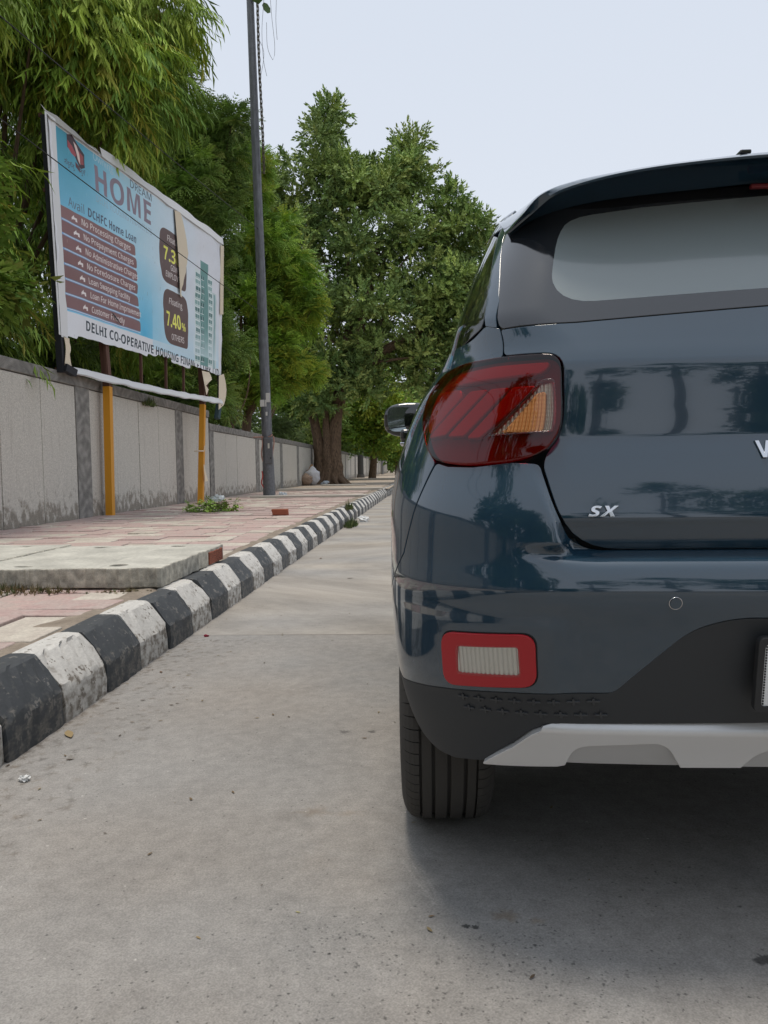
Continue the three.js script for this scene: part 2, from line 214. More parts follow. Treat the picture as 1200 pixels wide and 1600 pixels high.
// ---------------------------------------------------------------- boundary walls
{
  const N = 1024;
  const pebble = dataTex(N, N, (u, v) => { const n = tiled(u, v, 5, 3), f = tiled(u, v, 90, 8), f2 = tiled(u, v, 190, 15), g = rnd() - .5; let k = 1 + .07 * n + .10 * f + .09 * f2 + .20 * g; if (f2 + f * .6 + g * .5 > .95) k *= .55; return [168 * k, 163 * k, 155 * k]; });
  const grime = (seed) => dataTex(512, 1024, (u, v) => {           // one panel: pebble-dash with rain streaks and splashed mud along the foot
    const f = tiled(u, v, 60, seed), f2 = noise2(u * 95 + seed, v * 200), g = rnd() - .5, st = fbm(noise2, u * 14 + seed * 3, v * 1.6, 4), mud = fbm(noise2, u * 5 + seed, v * 7, 5) + .25 * fbm(noise2, u * 40, v * 40 + seed, 2);
    let k = 1 + .08 * f + .12 * f2 + .22 * g; if (f2 + g * .6 > .78) k *= .58;
    const m = Math.max(0, Math.min(1, (.16 + .20 * mud - v) * 9)), s = Math.max(0, Math.min(1, (st - .25) * 2.2)) * .18;
    const c = [197, 192, 182], d = [124, 116, 105]; const w = Math.min(.85, m * .75 + s); return c.map((x, i) => (x * (1 - w) + d[i] * w) * k);
  });
  const panelM = [1, 5, 11, 19].map((s) => { const map = grime(s); return new THREE.MeshStandardMaterial({ map, bumpMap: map, bumpScale: .005, roughness: .95 }); });
  const cementMap = dataTex(512, 512, (u, v) => { const n = tiled(u, v, 7, 22), f = tiled(u, v, 70, 29), g = rnd() - .5, k = 1 + .16 * n + .10 * f + .16 * g; return [128 * k, 125 * k, 120 * k]; });
  const cementM = new THREE.MeshStandardMaterial({ map: cementMap, bumpMap: cementMap, bumpScale: .004, roughness: .95 }), coreM = std([.18, .175, .165], .95);
  const uvm = (g, s = .8) => { const p = g.attributes.position, n = g.attributes.normal, t = g.attributes.uv; for (let i = 0; i < p.count; i++) { if (Math.abs(n.getX(i)) > .5) t.setXY(i, p.getZ(i) * s, p.getY(i) * s); else if (Math.abs(n.getY(i)) > .5) t.setXY(i, p.getZ(i) * s, p.getX(i) * s); else t.setXY(i, p.getX(i) * s, p.getY(i) * s); } return g; };
  const X = -4.87;
  const wall = (label, top, z0, z1, pil, step) => {
    const w = thing('boundary_wall', label, 'wall', [X, 0, 0]);
    const L = z0 - z1, mid = (z0 + z1) / 2, cop = .155;
    part('wall_core', uvm(box(.16, top - .02, L, -.10, (top - .02) / 2, mid)), coreM, w);
    part('coping', uvm(rbox(.25, cop, L + .02, .012, -.095, top - cop / 2, mid)), cementM, w);
    let prev = z0; const bounds = [];
    for (const [a, b] of [...pil, [z1, z1]]) { bounds.push([prev, a]); prev = b; if (b !== a) part('pilaster', uvm(rbox(.06, top - cop - PY + .03, a - b, .008, -.010, (top - cop + PY - .03) / 2, (a + b) / 2)), cementM, w); }
    for (const [a, b] of bounds) {
      const n = Math.max(1, Math.round((a - b) / step)), d = (a - b) / n; if (a - b < .15) continue;
      for (let i = 0; i < n; i++) {
        const h = top - cop - .012 - PY + .03, g = rbox(.05, h, d - .016, .006, -.016 + rr(-.004, .003), PY - .03 + h / 2, a - d * (i + .5)), p = g.attributes.position, t = g.attributes.uv;
        for (let k = 0; k < p.count; k++) t.setXY(k, (p.getZ(k) - (a - d * (i + 1))) / d * .98 + .01, (p.getY(k) - PY + .03) / h * .99);
        part('wall_panel', g, panelM[Math.floor(rnd() * 4)], w);
      }
    }
    return w;
  };
  const p1 = []; for (let z = 15.73; z > -16; z -= 4.4) p1.push([z, z - .45]);
  wall('tall grey pebble-dash boundary wall behind the billboard', 2.272, 20, -17.46, p1, .985);
  const p2 = [[-17.5, -17.85], [-22.4, -22.9], [-26.3, -26.75], [-29.9, -30.35]]; for (let z = -33.7; z > -105; z -= 3.75) p2.push([z, z - .45]);
  wall('lower grey pebble-dash boundary wall running on past the lamp post and the large tree', 1.985, -17.5, -108, p2, 1.08);
}
// ---------------------------------------------------------------- billboard
const TLc = v3([-4.75, 5.50, -9.94]), TRc = v3([-4.36, 5.95, -17.22]), BLc = v3([-4.75, 2.70, -10.10]), BRc = v3([-4.36, 2.86, -16.80]);
const boardAt = (u, v, out = 0) => { const a = TLc.clone().lerp(TRc, u), b = BLc.clone().lerp(BRc, u), p = a.lerp(b, v); p.x += out; return p; };
const board = thing('billboard', 'torn advertising billboard with home loan print on yellow posts', 'billboard', [0, 0, 0]);
{
  const W = 2048, H = 960, cv = document.createElement('canvas'); cv.width = W; cv.height = H; const c = cv.getContext('2d');
  c.fillStyle = '#e9eaee'; c.fillRect(0, 0, W, H);
  // printed blue fading to white
  let g = c.createLinearGradient(0, 0, W * .80, 0); g.addColorStop(0, '#7fc9ea'); g.addColorStop(.35, '#a9dbf0'); g.addColorStop(.62, '#cfe6f2'); g.addColorStop(1, '#e6e8ee'); c.fillStyle = g; c.fillRect(.024 * W, .022 * H, .95 * W, .845 * H);
  g = c.createRadialGradient(.06 * W, .02 * H, 0, .06 * W, .02 * H, .22 * W); g.addColorStop(0, 'rgba(46,140,160,.9)'); g.addColorStop(1, 'rgba(60,150,180,0)'); c.fillStyle = g; c.fillRect(.024 * W, .022 * H, .4 * W, .5 * H);
  g = c.createRadialGradient(.40 * W, .84 * H, 0, .40 * W, .84 * H, .22 * W); g.addColorStop(0, 'rgba(80,185,228,.95)'); g.addColorStop(1, 'rgba(120,200,235,0)'); c.fillStyle = g; c.fillRect(.2 * W, .4 * H, .5 * W, .467 * H);
  g = c.createLinearGradient(0, .5 * H, 0, H); g.addColorStop(0, 'rgba(200,226,240,0)'); g.addColorStop(1, 'rgba(178,222,242,.8)'); c.fillStyle = g; c.fillRect(.45 * W, .5 * H, .52 * W, .42 * H);
  // emblem
  c.save(); c.translate(.10 * W, .065 * H); const poly = (col, p) => { c.fillStyle = col; c.beginPath(); p.forEach((q, i) => (i ? c.lineTo(q[0], q[1]) : c.moveTo(q[0], q[1]))); c.closePath(); c.fill(); };
  poly('#3d2630', [[-70, -38], [-30, -52], [36, -14], [66, 0], [66, 60], [34, 78], [-22, 30], [-70, 18]]); poly('#a6464f', [[-66, -16], [-34, -2], [0, 26], [-10, 40], [-40, 34], [-66, 16]]); poly('#e8cfc8', [[-22, -26], [4, -18], [30, 22], [34, 60], [12, 40], [-4, 10]]); poly('#9a4a4e', [[20, 0], [58, 12], [60, 50], [38, 56]]); poly('#5a3038', [[-8, 60], [26, 70], [26, 96], [-8, 84]]); c.restore();
  // line of script below the emblem
  c.strokeStyle = '#4e4a58'; c.lineWidth = 4; const dev = (x, y, n) => { c.beginPath(); c.moveTo(x - 6, y); c.lineTo(x + n * 24, y); for (let i = 0; i < n; i++) { const q = x + i * 24 + 14; c.moveTo(q, y); c.lineTo(q, y + 28); c.moveTo(q, y + 13); c.quadraticCurveTo(q - 18, y + 8, q - 12, y + 24); if (i % 2) { c.moveTo(q + 2, y + 28); c.quadraticCurveTo(q + 14, y + 40, q - 6, y + 42); } else { c.moveTo(q, y); c.quadraticCurveTo(q - 4, y - 14, q + 14, y - 10); } } c.stroke(); };
  c.save(); c.translate(.055 * W, .150 * H); c.scale(.78, .62); dev(0, 0, 4); dev(128, 0, 3); c.restore();
  const txt = (s, x, y, h, col, w, bold = true, align = 'left') => { c.save(); c.fillStyle = col; c.font = (bold ? 'bold ' : '') + Math.round(h / .73) + 'px sans-serif'; const m = c.measureText(s).width; c.translate(x * W, y * H); if (w) c.scale(w * W / m, 1); c.textAlign = align; c.fillText(s, 0, 0); c.restore(); };
  txt('Owning your', .168, .055, 34, 'rgba(190,215,228,.9)', .15, false);
  txt('DREAM', .337, .064, 42, '#4b5a6c', .122, false);
  c.save(); c.strokeStyle = '#8d7d8b'; c.lineWidth = 9; txt('HOME', .163, .205, 126, '#8d7d8b', .293); c.restore();
  txt('DELHI HOUSING FINANCE LTD', .168, .262, 34, 'rgba(160,180,196,.75)', .29, false);
  txt('Avail', .058, .360, 42, '#5d6b7d', .064, false); txt('DCHFC Home Loan', .132, .360, 42, '#46546a', .233);
  // seven offers
  const offers = ['No Processing Charges', 'No Prepayment Charges', 'No Administrative Charges', 'No Foreclosure Charges', 'Loan Swapping Facility', 'Loan For Home Improvement', 'Customer Friendly'], ow = [.225, .235, .255, .235, .20, .255, .16];
  offers.forEach((s, i) => {
    const y0 = .376 + i * .0692, h = .058, x1 = .358 + i * .003;
    c.fillStyle = '#7da3cf'; c.fillRect(.014 * W, (y0 + h) * H, (x1 - .03) * W, .011 * H); c.fillStyle = 'rgba(225,236,244,.9)'; c.fillRect(.03 * W, (y0 + h + .003) * H, (x1 - .03) * W, .004 * H);
    c.fillStyle = ['#8d6664', '#87605f', '#8a6261', '#845d5c', '#83605f', '#886464', '#876363'][i]; c.beginPath(); c.moveTo(.014 * W, y0 * H); c.lineTo((x1 - .012) * W, y0 * H); c.quadraticCurveTo(x1 * W, y0 * H, x1 * W, (y0 + .02) * H); c.lineTo(x1 * W, (y0 + h - .012) * H); c.quadraticCurveTo(x1 * W, (y0 + h) * H, (x1 - .012) * W, (y0 + h) * H); c.lineTo(.014 * W, (y0 + h) * H); c.fill();
    c.fillStyle = '#f1e7e4'; c.beginPath(); const bx = (.068 + i * .004) * W, by = (y0 + .032) * H; c.moveTo(bx, by); c.lineTo(bx + 22, by - 16); c.lineTo(bx + 22, by - 6); c.lineTo(bx + 44, by - 6); c.lineTo(bx + 44, by + 12); c.lineTo(bx + 30, by + 12); c.lineTo(bx + 30, by + 4); c.lineTo(bx + 10, by + 6); c.lineTo(bx, by + 12); c.fill();
    txt(s, .106 + i * .004, y0 + .043, 29, '#f4ebe8', ow[i], false);
  });
  c.fillStyle = '#e9eaee'; c.fillRect(0, .868 * H, .42 * W, .132 * H);
  c.save(); c.translate(.098 * W, .935 * H); c.rotate(.0205); c.translate(-.098 * W, -.935 * H); txt('DELHI CO-OPERATIVE HOUSING FINANCE CORP. LTD.', .098, .935, 48, '#23303c', .885); c.restore();
  // two interest boxes
  const rb = (x, y, w, h, r) => { c.beginPath(); c.moveTo(x + r, y); c.lineTo(x + w - r, y); c.quadraticCurveTo(x + w, y, x + w, y + r); c.lineTo(x + w, y + h - r * .5); c.quadraticCurveTo(x + w, y + h, x + w - r * .5, y + h); c.lineTo(x + r * 1.4, y + h); c.quadraticCurveTo(x, y + h, x, y + h - r * 1.4); c.lineTo(x, y + r); c.quadraticCurveTo(x, y, x + r, y); c.fill(); };
  c.fillStyle = '#624a46'; rb(.502 * W, .168 * H, .184 * W, .325 * H, 80); rb(.522 * W, .528 * H, .174 * W, .330 * H, 80);
  txt('Floating', .548, .235, 36, '#efe6e2', .095, false); txt('7.30', .528, .355, 82, '#f2ef6a', .115); txt('GOVT.', .572, .405, 34, '#f0e8e4', .06, false); txt('EMPLOYEES', .537, .455, 34, '#f0e8e4', .125, false);
  txt('Floating', .562, .612, 36, '#efe6e2', .095, false); txt('7.40', .541, .752, 88, '#f2ef6a', .100); txt('%', .645, .752, 50, '#f2ef6a', .030); txt('OTHERS', .575, .828, 36, '#f0e8e4', .090, false);
  // printed tower block
  const tower = (x0, x1, y0, y1, body) => { c.fillStyle = body; c.fillRect(x0 * W, y0 * H, (x1 - x0) * W, (y1 - y0) * H); };
  tower(.752, .905, .30, .93, '#dfeae9'); tower(.800, .868, .225, .93, '#6d9a96'); tower(.905, .945, .40, .93, '#cfdcdc'); tower(.918, .934, .41, .93, '#8fb0b2');
  for (let r = 0; r < 13; r++) { const y = .325 + r * .046; for (const [a, b, k] of [[.757, .795, 0], [.805, .832, 1], [.872, .902, 0]]) { c.fillStyle = k ? ['#3f6a68', '#5b8885'][r % 2] : ['#6b9290', '#8fb2b0', '#507876'][(r + (k * 2)) % 3]; c.fillRect(a * W, y * H, (b - a) * W, .034 * H); c.fillStyle = 'rgba(232,242,242,.9)'; c.fillRect(a * W, (y + .026) * H, (b - a) * W, .005 * H); c.fillRect((a + b) / 2 * W, y * H, 5, .034 * H); } }
  g = c.createLinearGradient(0, .66 * H, 0, .93 * H); g.addColorStop(0, 'rgba(222,238,244,0)'); g.addColorStop(1, 'rgba(222,238,244,.9)'); c.fillStyle = g; c.fillRect(.74 * W, .66 * H, .22 * W, .21 * H);
  // scuffs and creases in the vinyl
  for (let i = 0; i < 260; i++) { c.fillStyle = `rgba(${rnd() < .5 ? '90,80,76' : '240,240,240'},${rr(.05, .22)})`; c.fillRect(rnd() * W, rnd() * H, rr(1, 8), rr(1, 26)); }
  const img = c.getImageData(0, 0, W, H); for (let i = 0; i < img.data.length; i += 4) { const k = 1 + (rnd() - .5) * .05; img.data[i] *= .98 * k; img.data[i + 1] *= .98 * k; img.data[i + 2] *= .98 * k; } c.putImageData(img, 0, 0);
  const map = new THREE.CanvasTexture(cv); map.colorSpace = THREE.SRGBColorSpace; map.magFilter = THREE.LinearFilter;
  const vinyl = new THREE.MeshStandardMaterial({ map, roughness: .55 }), backM = std([.50, .49, .46], .8), whiteV = std([.72, .72, .72], .6), creamV = std([.72, .62, .47], .75), rust = std([.10, .045, .028], .8), darkF = std([.02, .022, .028], .8);
  // the sheet, its foot torn off in a ragged line
  const tear = (u) => { if (u < .012) return 1.0; const n = .006 * noise2(u * 6, 3) + .003 * noise2(u * 21, 8); if (u < .06) return .985 + n; if (u < .42) return .972 + n; if (u < .47) return .955 + n; if (u < .57) return .947 + n + .012 * noise2(u * 40, 2); if (u < .72) return .962 + .10 * (u - .57) + n * 2; return .952 + .03 * (u - .72) + n * 1.5; };
  const NU = 140, NV = 50, pos = [], uv = [], idx = [];
  const wave = (u, v) => .012 * noise2(u * 5, v * 3) + .006 * noise2(u * 18, v * 9) + .01 * Math.pow(v, 6) * noise2(u * 9, 5);
  for (let j = 0; j <= NV; j++) for (let i = 0; i <= NU; i++) { const u = i / NU, v = j / NV * tear(u), p = boardAt(u, v, wave(u, v)); pos.push(p.x, p.y, p.z); uv.push(u, 1 - v); }
  for (let j = 0; j < NV; j++) for (let i = 0; i < NU; i++) { const a = j * (NU + 1) + i, b = a + NU + 1; idx.push(a, b, a + 1, b, b + 1, a + 1); }
  const gf = new THREE.BufferGeometry(); gf.setAttribute('position', new THREE.Float32BufferAttribute(pos, 3)); gf.setAttribute('uv', new THREE.Float32BufferAttribute(uv, 2)); gf.setIndex(idx); gf.computeVertexNormals();
  const sheet = part('printed_sheet', gf, vinyl, board);
  const gb = gf.clone().translate(-.004, 0, 0); gb.setIndex(idx.slice().reverse()); gb.computeVertexNormals(); part('sheet_back', gb, backM, sheet);
  // a strip of vinyl peeled off and hanging over the first box
  const strip = (name, path, mat, thick = .004) => { const P = [], I = []; path.forEach(([a, b], i) => { P.push(a.x, a.y, a.z, b.x, b.y, b.z); if (i) { const k = i * 2; I.push(k - 2, k, k - 1, k, k + 1, k - 1); } }); const q = new THREE.BufferGeometry(); q.setAttribute('position', new THREE.Float32BufferAttribute(P, 3)); q.setIndex(I); q.computeVertexNormals(); const q2 = q.clone().translate(-thick, 0, 0); q2.setIndex(I.slice().reverse()); q2.computeVertexNormals(); return part(name, mergeGeometries([q, q2]), mat, board); };
  strip('peeled_strip', Array.from({ length: 19 }, (_, i) => { const t = i / 18, v = .02 + t * .52, w = .045 * Math.sin(Math.PI * Math.min(1, .12 + t * .95)) + .012 + .006 * noise2(t * 8, 2), u = .597 + .035 * t; return [boardAt(u, v, .022 + .012 * Math.sin(t * 3)), boardAt(u + w, v + .01 * noise2(t * 6, 9), .05 + .03 * Math.sin(t * 5))]; }), creamV);
  strip('peel_slit', Array.from({ length: 12 }, (_, i) => { const t = i / 11, v = .02 + t * .5, u = .592 + .034 * t; return [boardAt(u, v, .018), boardAt(u + .003, v, .018)]; }), darkF);
  strip('hanging_shred', Array.from({ length: 9 }, (_, i) => { const t = i / 8; return [boardAt(.004 + .004 * Math.sin(t * 5), 1.0 + t * .15, .02), boardAt(.022 + .006 * noise2(t * 4, 1), 1.0 + t * .15, .03)]; }), creamV);
  strip('hanging_shred', Array.from({ length: 7 }, (_, i) => { const t = i / 6; return [boardAt(.80 + .02 * t, .97 + t * .16, .03 + .05 * t), boardAt(.86 - .01 * t + .02 * noise2(t * 5, 4), .97 + t * .14, .06 + .05 * noise2(t * 3, 1))]; }), creamV);
  strip('hanging_shred', Array.from({ length: 7 }, (_, i) => { const t = i / 6; return [boardAt(.965, .97 + t * .24, .02), boardAt(1.0 + .03 * Math.sin(t * 3), .95 + t * .22, .05)]; }), creamV);
  strip('side_shred', Array.from({ length: 8 }, (_, i) => { const t = i / 7; return [boardAt(.975, .03 + t * .5, .012), boardAt(1.004, .02 + t * .5, .02)]; }), creamV);
  strip('loose_corner', Array.from({ length: 9 }, (_, i) => { const t = i / 8; return [boardAt(.0 + t * .20, .016 - .002 * t, .03), boardAt(-.004 + t * .19, -.045 + t * .03 + .012 * noise2(t * 5, 2), -.06 + .05 * noise2(t * 4, 8))]; }), std([.42, .40, .37], .8));
  strip('top_hem', Array.from({ length: 30 }, (_, i) => { const t = i / 29; return [boardAt(.20 + t * .80, .014 + .004 * noise2(t * 6, 3), .025), boardAt(.20 + t * .80, -.035 + .008 * noise2(t * 6, 7), .0)]; }), whiteV);
  strip('left_hem', Array.from({ length: 16 }, (_, i) => { const t = i / 15; return [boardAt(-.006, -.01 + t * 1.0, -.01), boardAt(.020 + .003 * noise2(t * 9, 3), t * 1.0, .022)]; }), whiteV);
  strip('tear', [[boardAt(.222, .80, .016), boardAt(.226, .80, .016)], [boardAt(.232, .815, .017), boardAt(.245, .82, .017)], [boardAt(.262, .845, .017), boardAt(.268, .85, .017)]], darkF);
  // steel frame
  const bar = (a, b, r, mat, name) => { const d = b.clone().sub(a), L = d.length(), q = new THREE.Quaternion().setFromUnitVectors(v3([0, 1, 0]), d.normalize()); const g2 = rbox(r * 2, L, r * 2, Math.min(.004, r * .3), 0, L / 2, 0, 1).applyQuaternion(q).translate(a.x, a.y, a.z); return part(name, g2, mat, board); };
  for (const u of [.005, .20, .39, .55, .68, .88, .995]) bar(boardAt(u, 0, -.05), boardAt(u, 1.165, -.05), u < .01 ? .045 : .022, u < .01 || u > .99 ? darkF : rust, 'frame_upright');
  for (const v of [0, .33, .66, 1.15]) bar(boardAt(0, v, -.10), boardAt(1, v, -.10), .025, rust, 'frame_rail');
  // foot rail wrapped in sagging white vinyl
  for (const [o, dv] of [[.03, 0], [.045, .008]]) strip('wrapped_rail', Array.from({ length: 49 }, (_, i) => { const t = i / 48, s = .012 * Math.sin(t * Math.PI), u = .012 + t * .985; return [boardAt(u, 1.128 + dv + s + .004 * noise2(t * 11, 3), o - .02 + .012 * noise2(t * 14, 1)), boardAt(u, 1.166 - dv * .6 + s + .005 * noise2(t * 9, 6), o + .012 * noise2(t * 17, 4))]; }), whiteV);
  bar(boardAt(.0, 1.14, 0), boardAt(.035, 1.16, .02), .05, darkF, 'rail_end');
  bar(boardAt(.985, 1.17, -.02), v3([-4.40, 2.02, -16.5]), .05, std([.02, .05, .06], .6), 'rail_end');
  // posts: rust above, yellow paint below
  const yellow = std([.62, .27, .012], .5);
  for (const [u, foot] of [[.207, v3([-4.74, PY - .05, -11.46])], [.845, v3([-4.50, PY - .05, -15.42])]]) {
    const top2 = boardAt(u, .05, -.22), knee = boardAt(u, 1.19, -.06);
    const f = (a, b, mat, name) => { const d = b.clone().sub(a), L = d.length(), q = new THREE.Quaternion().setFromUnitVectors(v3([0, 1, 0]), d.normalize()); const ch = merge([rbox(.012, L, .115, .003, .05, L / 2, 0, 1), rbox(.10, L, .010, .003, 0, L / 2, .0525, 1), rbox(.10, L, .010, .003, 0, L / 2, -.0525, 1)]); return part(name, ch.applyQuaternion(q).translate(a.x, a.y, a.z), mat, board); };
    f(foot, knee, yellow, 'post'); f(knee, top2, rust, 'upper_post');
  }
  // twine and rag tied round the further post
  part('rag', new THREE.TorusGeometry(.085, .012, 6, 18).rotateX(Math.PI / 2).translate(-4.50, 1.30, -15.41), creamV, board);
  strip('rag_tail', Array.from({ length: 7 }, (_, i) => { const t = i / 6; return [v3([-4.40 + .02 * t, 1.02 - t * .34, -15.38]), v3([-4.40 + .03 * t, 1.03 - t * .34, -15.42 - .06 * t - .09 * t * t])]; }), creamV);
  strip('rag_tail', Array.from({ length: 5 }, (_, i) => { const t = i / 4; return [v3([-4.41, 1.30 + t * .12, -15.45 - t * .08]), v3([-4.41, 1.27 + t * .12, -15.46 - t * .09])]; }), creamV);
}
// ---------------------------------------------------------------- lamp post
{
  const post = thing('lamp_post', 'tall tapering grey steel lamp post with torn stickers and a service hatch', 'lamp post', [-3.66, PY, -18.3]);
  const steel = new THREE.MeshStandardMaterial({ map: dataTex(128, 1024, (u, v) => { const n = fbm(noise2, u * 6, v * 40, 4), s = noise2(u * 40, v * 6), g = rnd() - .5, k = 1 + .16 * n + .10 * s + .1 * g; return [104 * k, 105 * k, 108 * k]; }), roughness: .55, metalness: .35 });
  const lean = new THREE.Matrix4().makeRotationZ(.0155);
  part('pole', new THREE.CylinderGeometry(.078, .132, 13.6, 8, 24).translate(0, 6.8, 0).applyMatrix4(lean), steel, post);
  part('collar', new THREE.CylinderGeometry(.136, .152, .95, 8, 1).translate(0, .475, 0).applyMatrix4(lean), steel, post);
  const hatch = part('service_hatch', rbox(.20, .62, .06, .02, .03, 1.10, .12), steel, post);
  part('hatch_plate', box(.04, .12, .006, .04, 1.22, .153), std([.6, .58, .5], .7), hatch); part('hatch_hole', new THREE.CylinderGeometry(.016, .016, .01, 12).rotateX(Math.PI / 2).translate(.085, .93, .151), M0dark(), hatch);
  const paper = std([.60, .58, .54], .8), tornM = std([.36, .20, .16], .85);
  for (const [x, y, w, h] of [[-.06, 2.23, .15, .16], [.055, 2.36, .10, .22], [.01, 1.98, .05, .09]]) part('sticker', rbox(w, h, .006, .002, x - .012, y, .117, 1), paper, post);
  for (const [x, y, h, a] of [[-.135, 1.15, .62, .05], [.140, 1.20, .50, -.08], [-.15, .42, .40, .1], [.10, 1.46, .06, -1.1]]) part('torn_strip', tube([[x, y + h / 2, .06], [x + .02, y + h * .2, .10], [x - .012, y - h * .2, .10], [x + a * .4, y - h / 2, .07]], .016, 5, 12), y > .5 ? tornM : std([.42, .06, .05], .8), post);
  // creeper hanging down beside the pole
  const vine = thing('hanging_creeper', 'dry twisted creeper with a few leaves hanging beside the lamp post', 'creeper', [-3.66, 0, -18.3]);
  const stems = []; for (const ph of [0, 2.1, 4.2]) { const P = []; for (let i = 0; i <= 60; i++) { const t = i / 60, y = 13.2 - t * 5.4, x = .18 - .0155 * (y - .25) + .01 * Math.sin(t * 9); P.push([x + .022 * Math.cos(t * 60 + ph), y, .08 + .022 * Math.sin(t * 60 + ph)]); } stems.push(tube(P, .013, 5, 180)); }
  part('stem', merge(stems), std([.10, .085, .06], .9), vine);
  const wires = [[[.30, 12.9], [.34, 11.9], [.27, 11.0], [.30, 10.3], [.36, 10.0]], [[.42, 13.2], [.50, 11.4], [.56, 10.6], [.52, 10.35], [.40, 10.6], [.38, 11.2]], [[.16, 10.9], [.30, 10.55], [.20, 9.9]], [[.5, 13.2], [.62, 11.9], [.60, 11.2], [.62, 10.8]]];
  for (const w of wires) part('tendril', tube(w.map(([x, y]) => [x - .0155 * 11, y, .1]), .0045, 4, 30), std([.16, .15, .14], .9), vine);
  const lv = []; for (let i = 0; i < 34; i++) { const y = rr(11.5, 13.3), s = rr(.10, .20); lv.push(new THREE.CircleGeometry(s, 7).scale(.8, 1, 1).rotateX(rr(-1, 1)).rotateY(rr(-1.2, 1.2)).rotateZ(rr(-1, 1)).translate(.10 + rr(-.08, .28) - (y < 12.2 ? .06 : 0), y, .1 + rr(-.15, .15))); }
  part('leaves', merge(lv), phys([.075, .13, .035], .8, { transmission: .3, thickness: 0, side: THREE.DoubleSide }), vine);
}
function M0dark() { return std([.012, .012, .013], .9); }
// overhead cables strung along the road
for (const [a, b, sag, label] of [[[-4.46, 4.33, 4], [-3.76, 4.62, -18.2], .10, 'thin black cable crossing in front of the billboard print'], [[-4.6, 4.5, 4], [-3.76, 6.55, -18.2], .12, 'thin black cable passing above the billboard among the leaves']]) {
  const P = []; for (let i = 0; i <= 20; i++) { const t = i / 20; P.push([a[0] + (b[0] - a[0]) * t, a[1] + (b[1] - a[1]) * t - sag * 4 * t * (1 - t), a[2] + (b[2] - a[2]) * t]); }
  solo('overhead_cable', tube(P, .007, 5, 60), std([.012, .012, .012], .7), label, 'cable', 'cables tied to the lamp post');
}
// ---------------------------------------------------------------- car body surface
// car axes: q across (0 = centre line), y up, s forward from the rearmost point of the bumper
function pchip(tab) {
  const n = tab.length, d = [], m = [];
  for (let i = 0; i < n - 1; i++) d.push((tab[i + 1][1] - tab[i][1]) / (tab[i + 1][0] - tab[i][0]));
  m[0] = d[0]; m[n - 1] = d[n - 2];
  for (let i = 1; i < n - 1; i++) {
    if (d[i - 1] * d[i] <= 0) m[i] = 0;
    else {
      const h0 = tab[i][0] - tab[i - 1][0], h1 = tab[i + 1][0] - tab[i][0], w1 = 2 * h1 + h0, w2 = h1 + 2 * h0;
      m[i] = (w1 + w2) / (w1 / d[i - 1] + w2 / d[i]);
    }
  }
  return (x) => {
    if (x <= tab[0][0]) return tab[0][1] + (x - tab[0][0]) * m[0];
    if (x >= tab[n - 1][0]) return tab[n - 1][1] + (x - tab[n - 1][0]) * m[n - 1];
    let i = 0; while (x > tab[i + 1][0]) i++;
    const h = tab[i + 1][0] - tab[i][0], t = (x - tab[i][0]) / h, t2 = t * t, t3 = t2 * t;
    return (2 * t3 - 3 * t2 + 1) * tab[i][1] + (t3 - 2 * t2 + t) * h * m[i] + (-2 * t3 + 3 * t2) * tab[i + 1][1] + (t3 - t2) * h * m[i + 1];
  };
}
const sstep = (a, b, x) => { const t = Math.min(1, Math.max(0, (x - a) / (b - a))); return t * t * (3 - 2 * t); };
const bodyRear = pchip([[.28, .125], [.352, .10], [.42, .072], [.50, .046], [.56, .03], [.575, .026], [.60, .02], [.655, .002], [.672, .0], [.688, .003], [.72, .011], [.788, .022], [.805, .026], [.90, .062], [1.0, .086], [1.08, .108], [1.12, .124], [1.20, .168], [1.42, .302], [1.5, .355]]);
const bodyRearMid = pchip([[.28, .125], [.352, .10], [.42, .072], [.50, .046], [.60, .02], [.655, .002], [.672, .0], [.688, .003], [.70, .0065], [.716, .0145], [.7225, .021], [.727, .034], [.742, .082], [.80, .12], [1.5, .4]]);
const gateRear = pchip([[.735, .082], [.742, .070], [.788, .052], [.795, .0492], [.80, .0494], [.82, .0535], [.87, .0655], [.915, .081], [.937, .0905], [.944, .0930], [.952, .0938], [1.0, .0955], [1.076, .099], [1.084, .1005], [1.094, .105], [1.13, .126], [1.165, .147], [1.20, .168], [1.42, .302], [1.5, .355]]);
const bodyW = pchip([[.28, .812], [.34, .84], [.40, .860], [.45, .872], [.55, .884], [.65, .890], [.80, .890], [.88, .880], [.95, .860], [1.0, .842], [1.05, .818], [1.1, .785], [1.15, .757], [1.2, .742], [1.3, .708], [1.4, .668], [1.46, .640], [1.5, .610]]);
const cornX = pchip([[.28, .34], [.95, .34], [1.1, .27], [1.2, .17], [1.5, .15]]);
const cornZ = pchip([[.28, .15], [.40, .20], [.50, .25], [.62, .30], [.95, .33], [1.1, .30], [1.2, .20], [1.5, .20]]);
const bodyFront = pchip([[.28, 3.86], [.45, 3.97], [.70, 3.99], [.84, 3.95], [.93, 3.78], [.985, 3.45], [1.02, 3.10], [1.06, 2.95], [1.2, 2.72], [1.45, 2.27], [1.5, 2.15]]);
const frontX = .42, frontZ = .50;
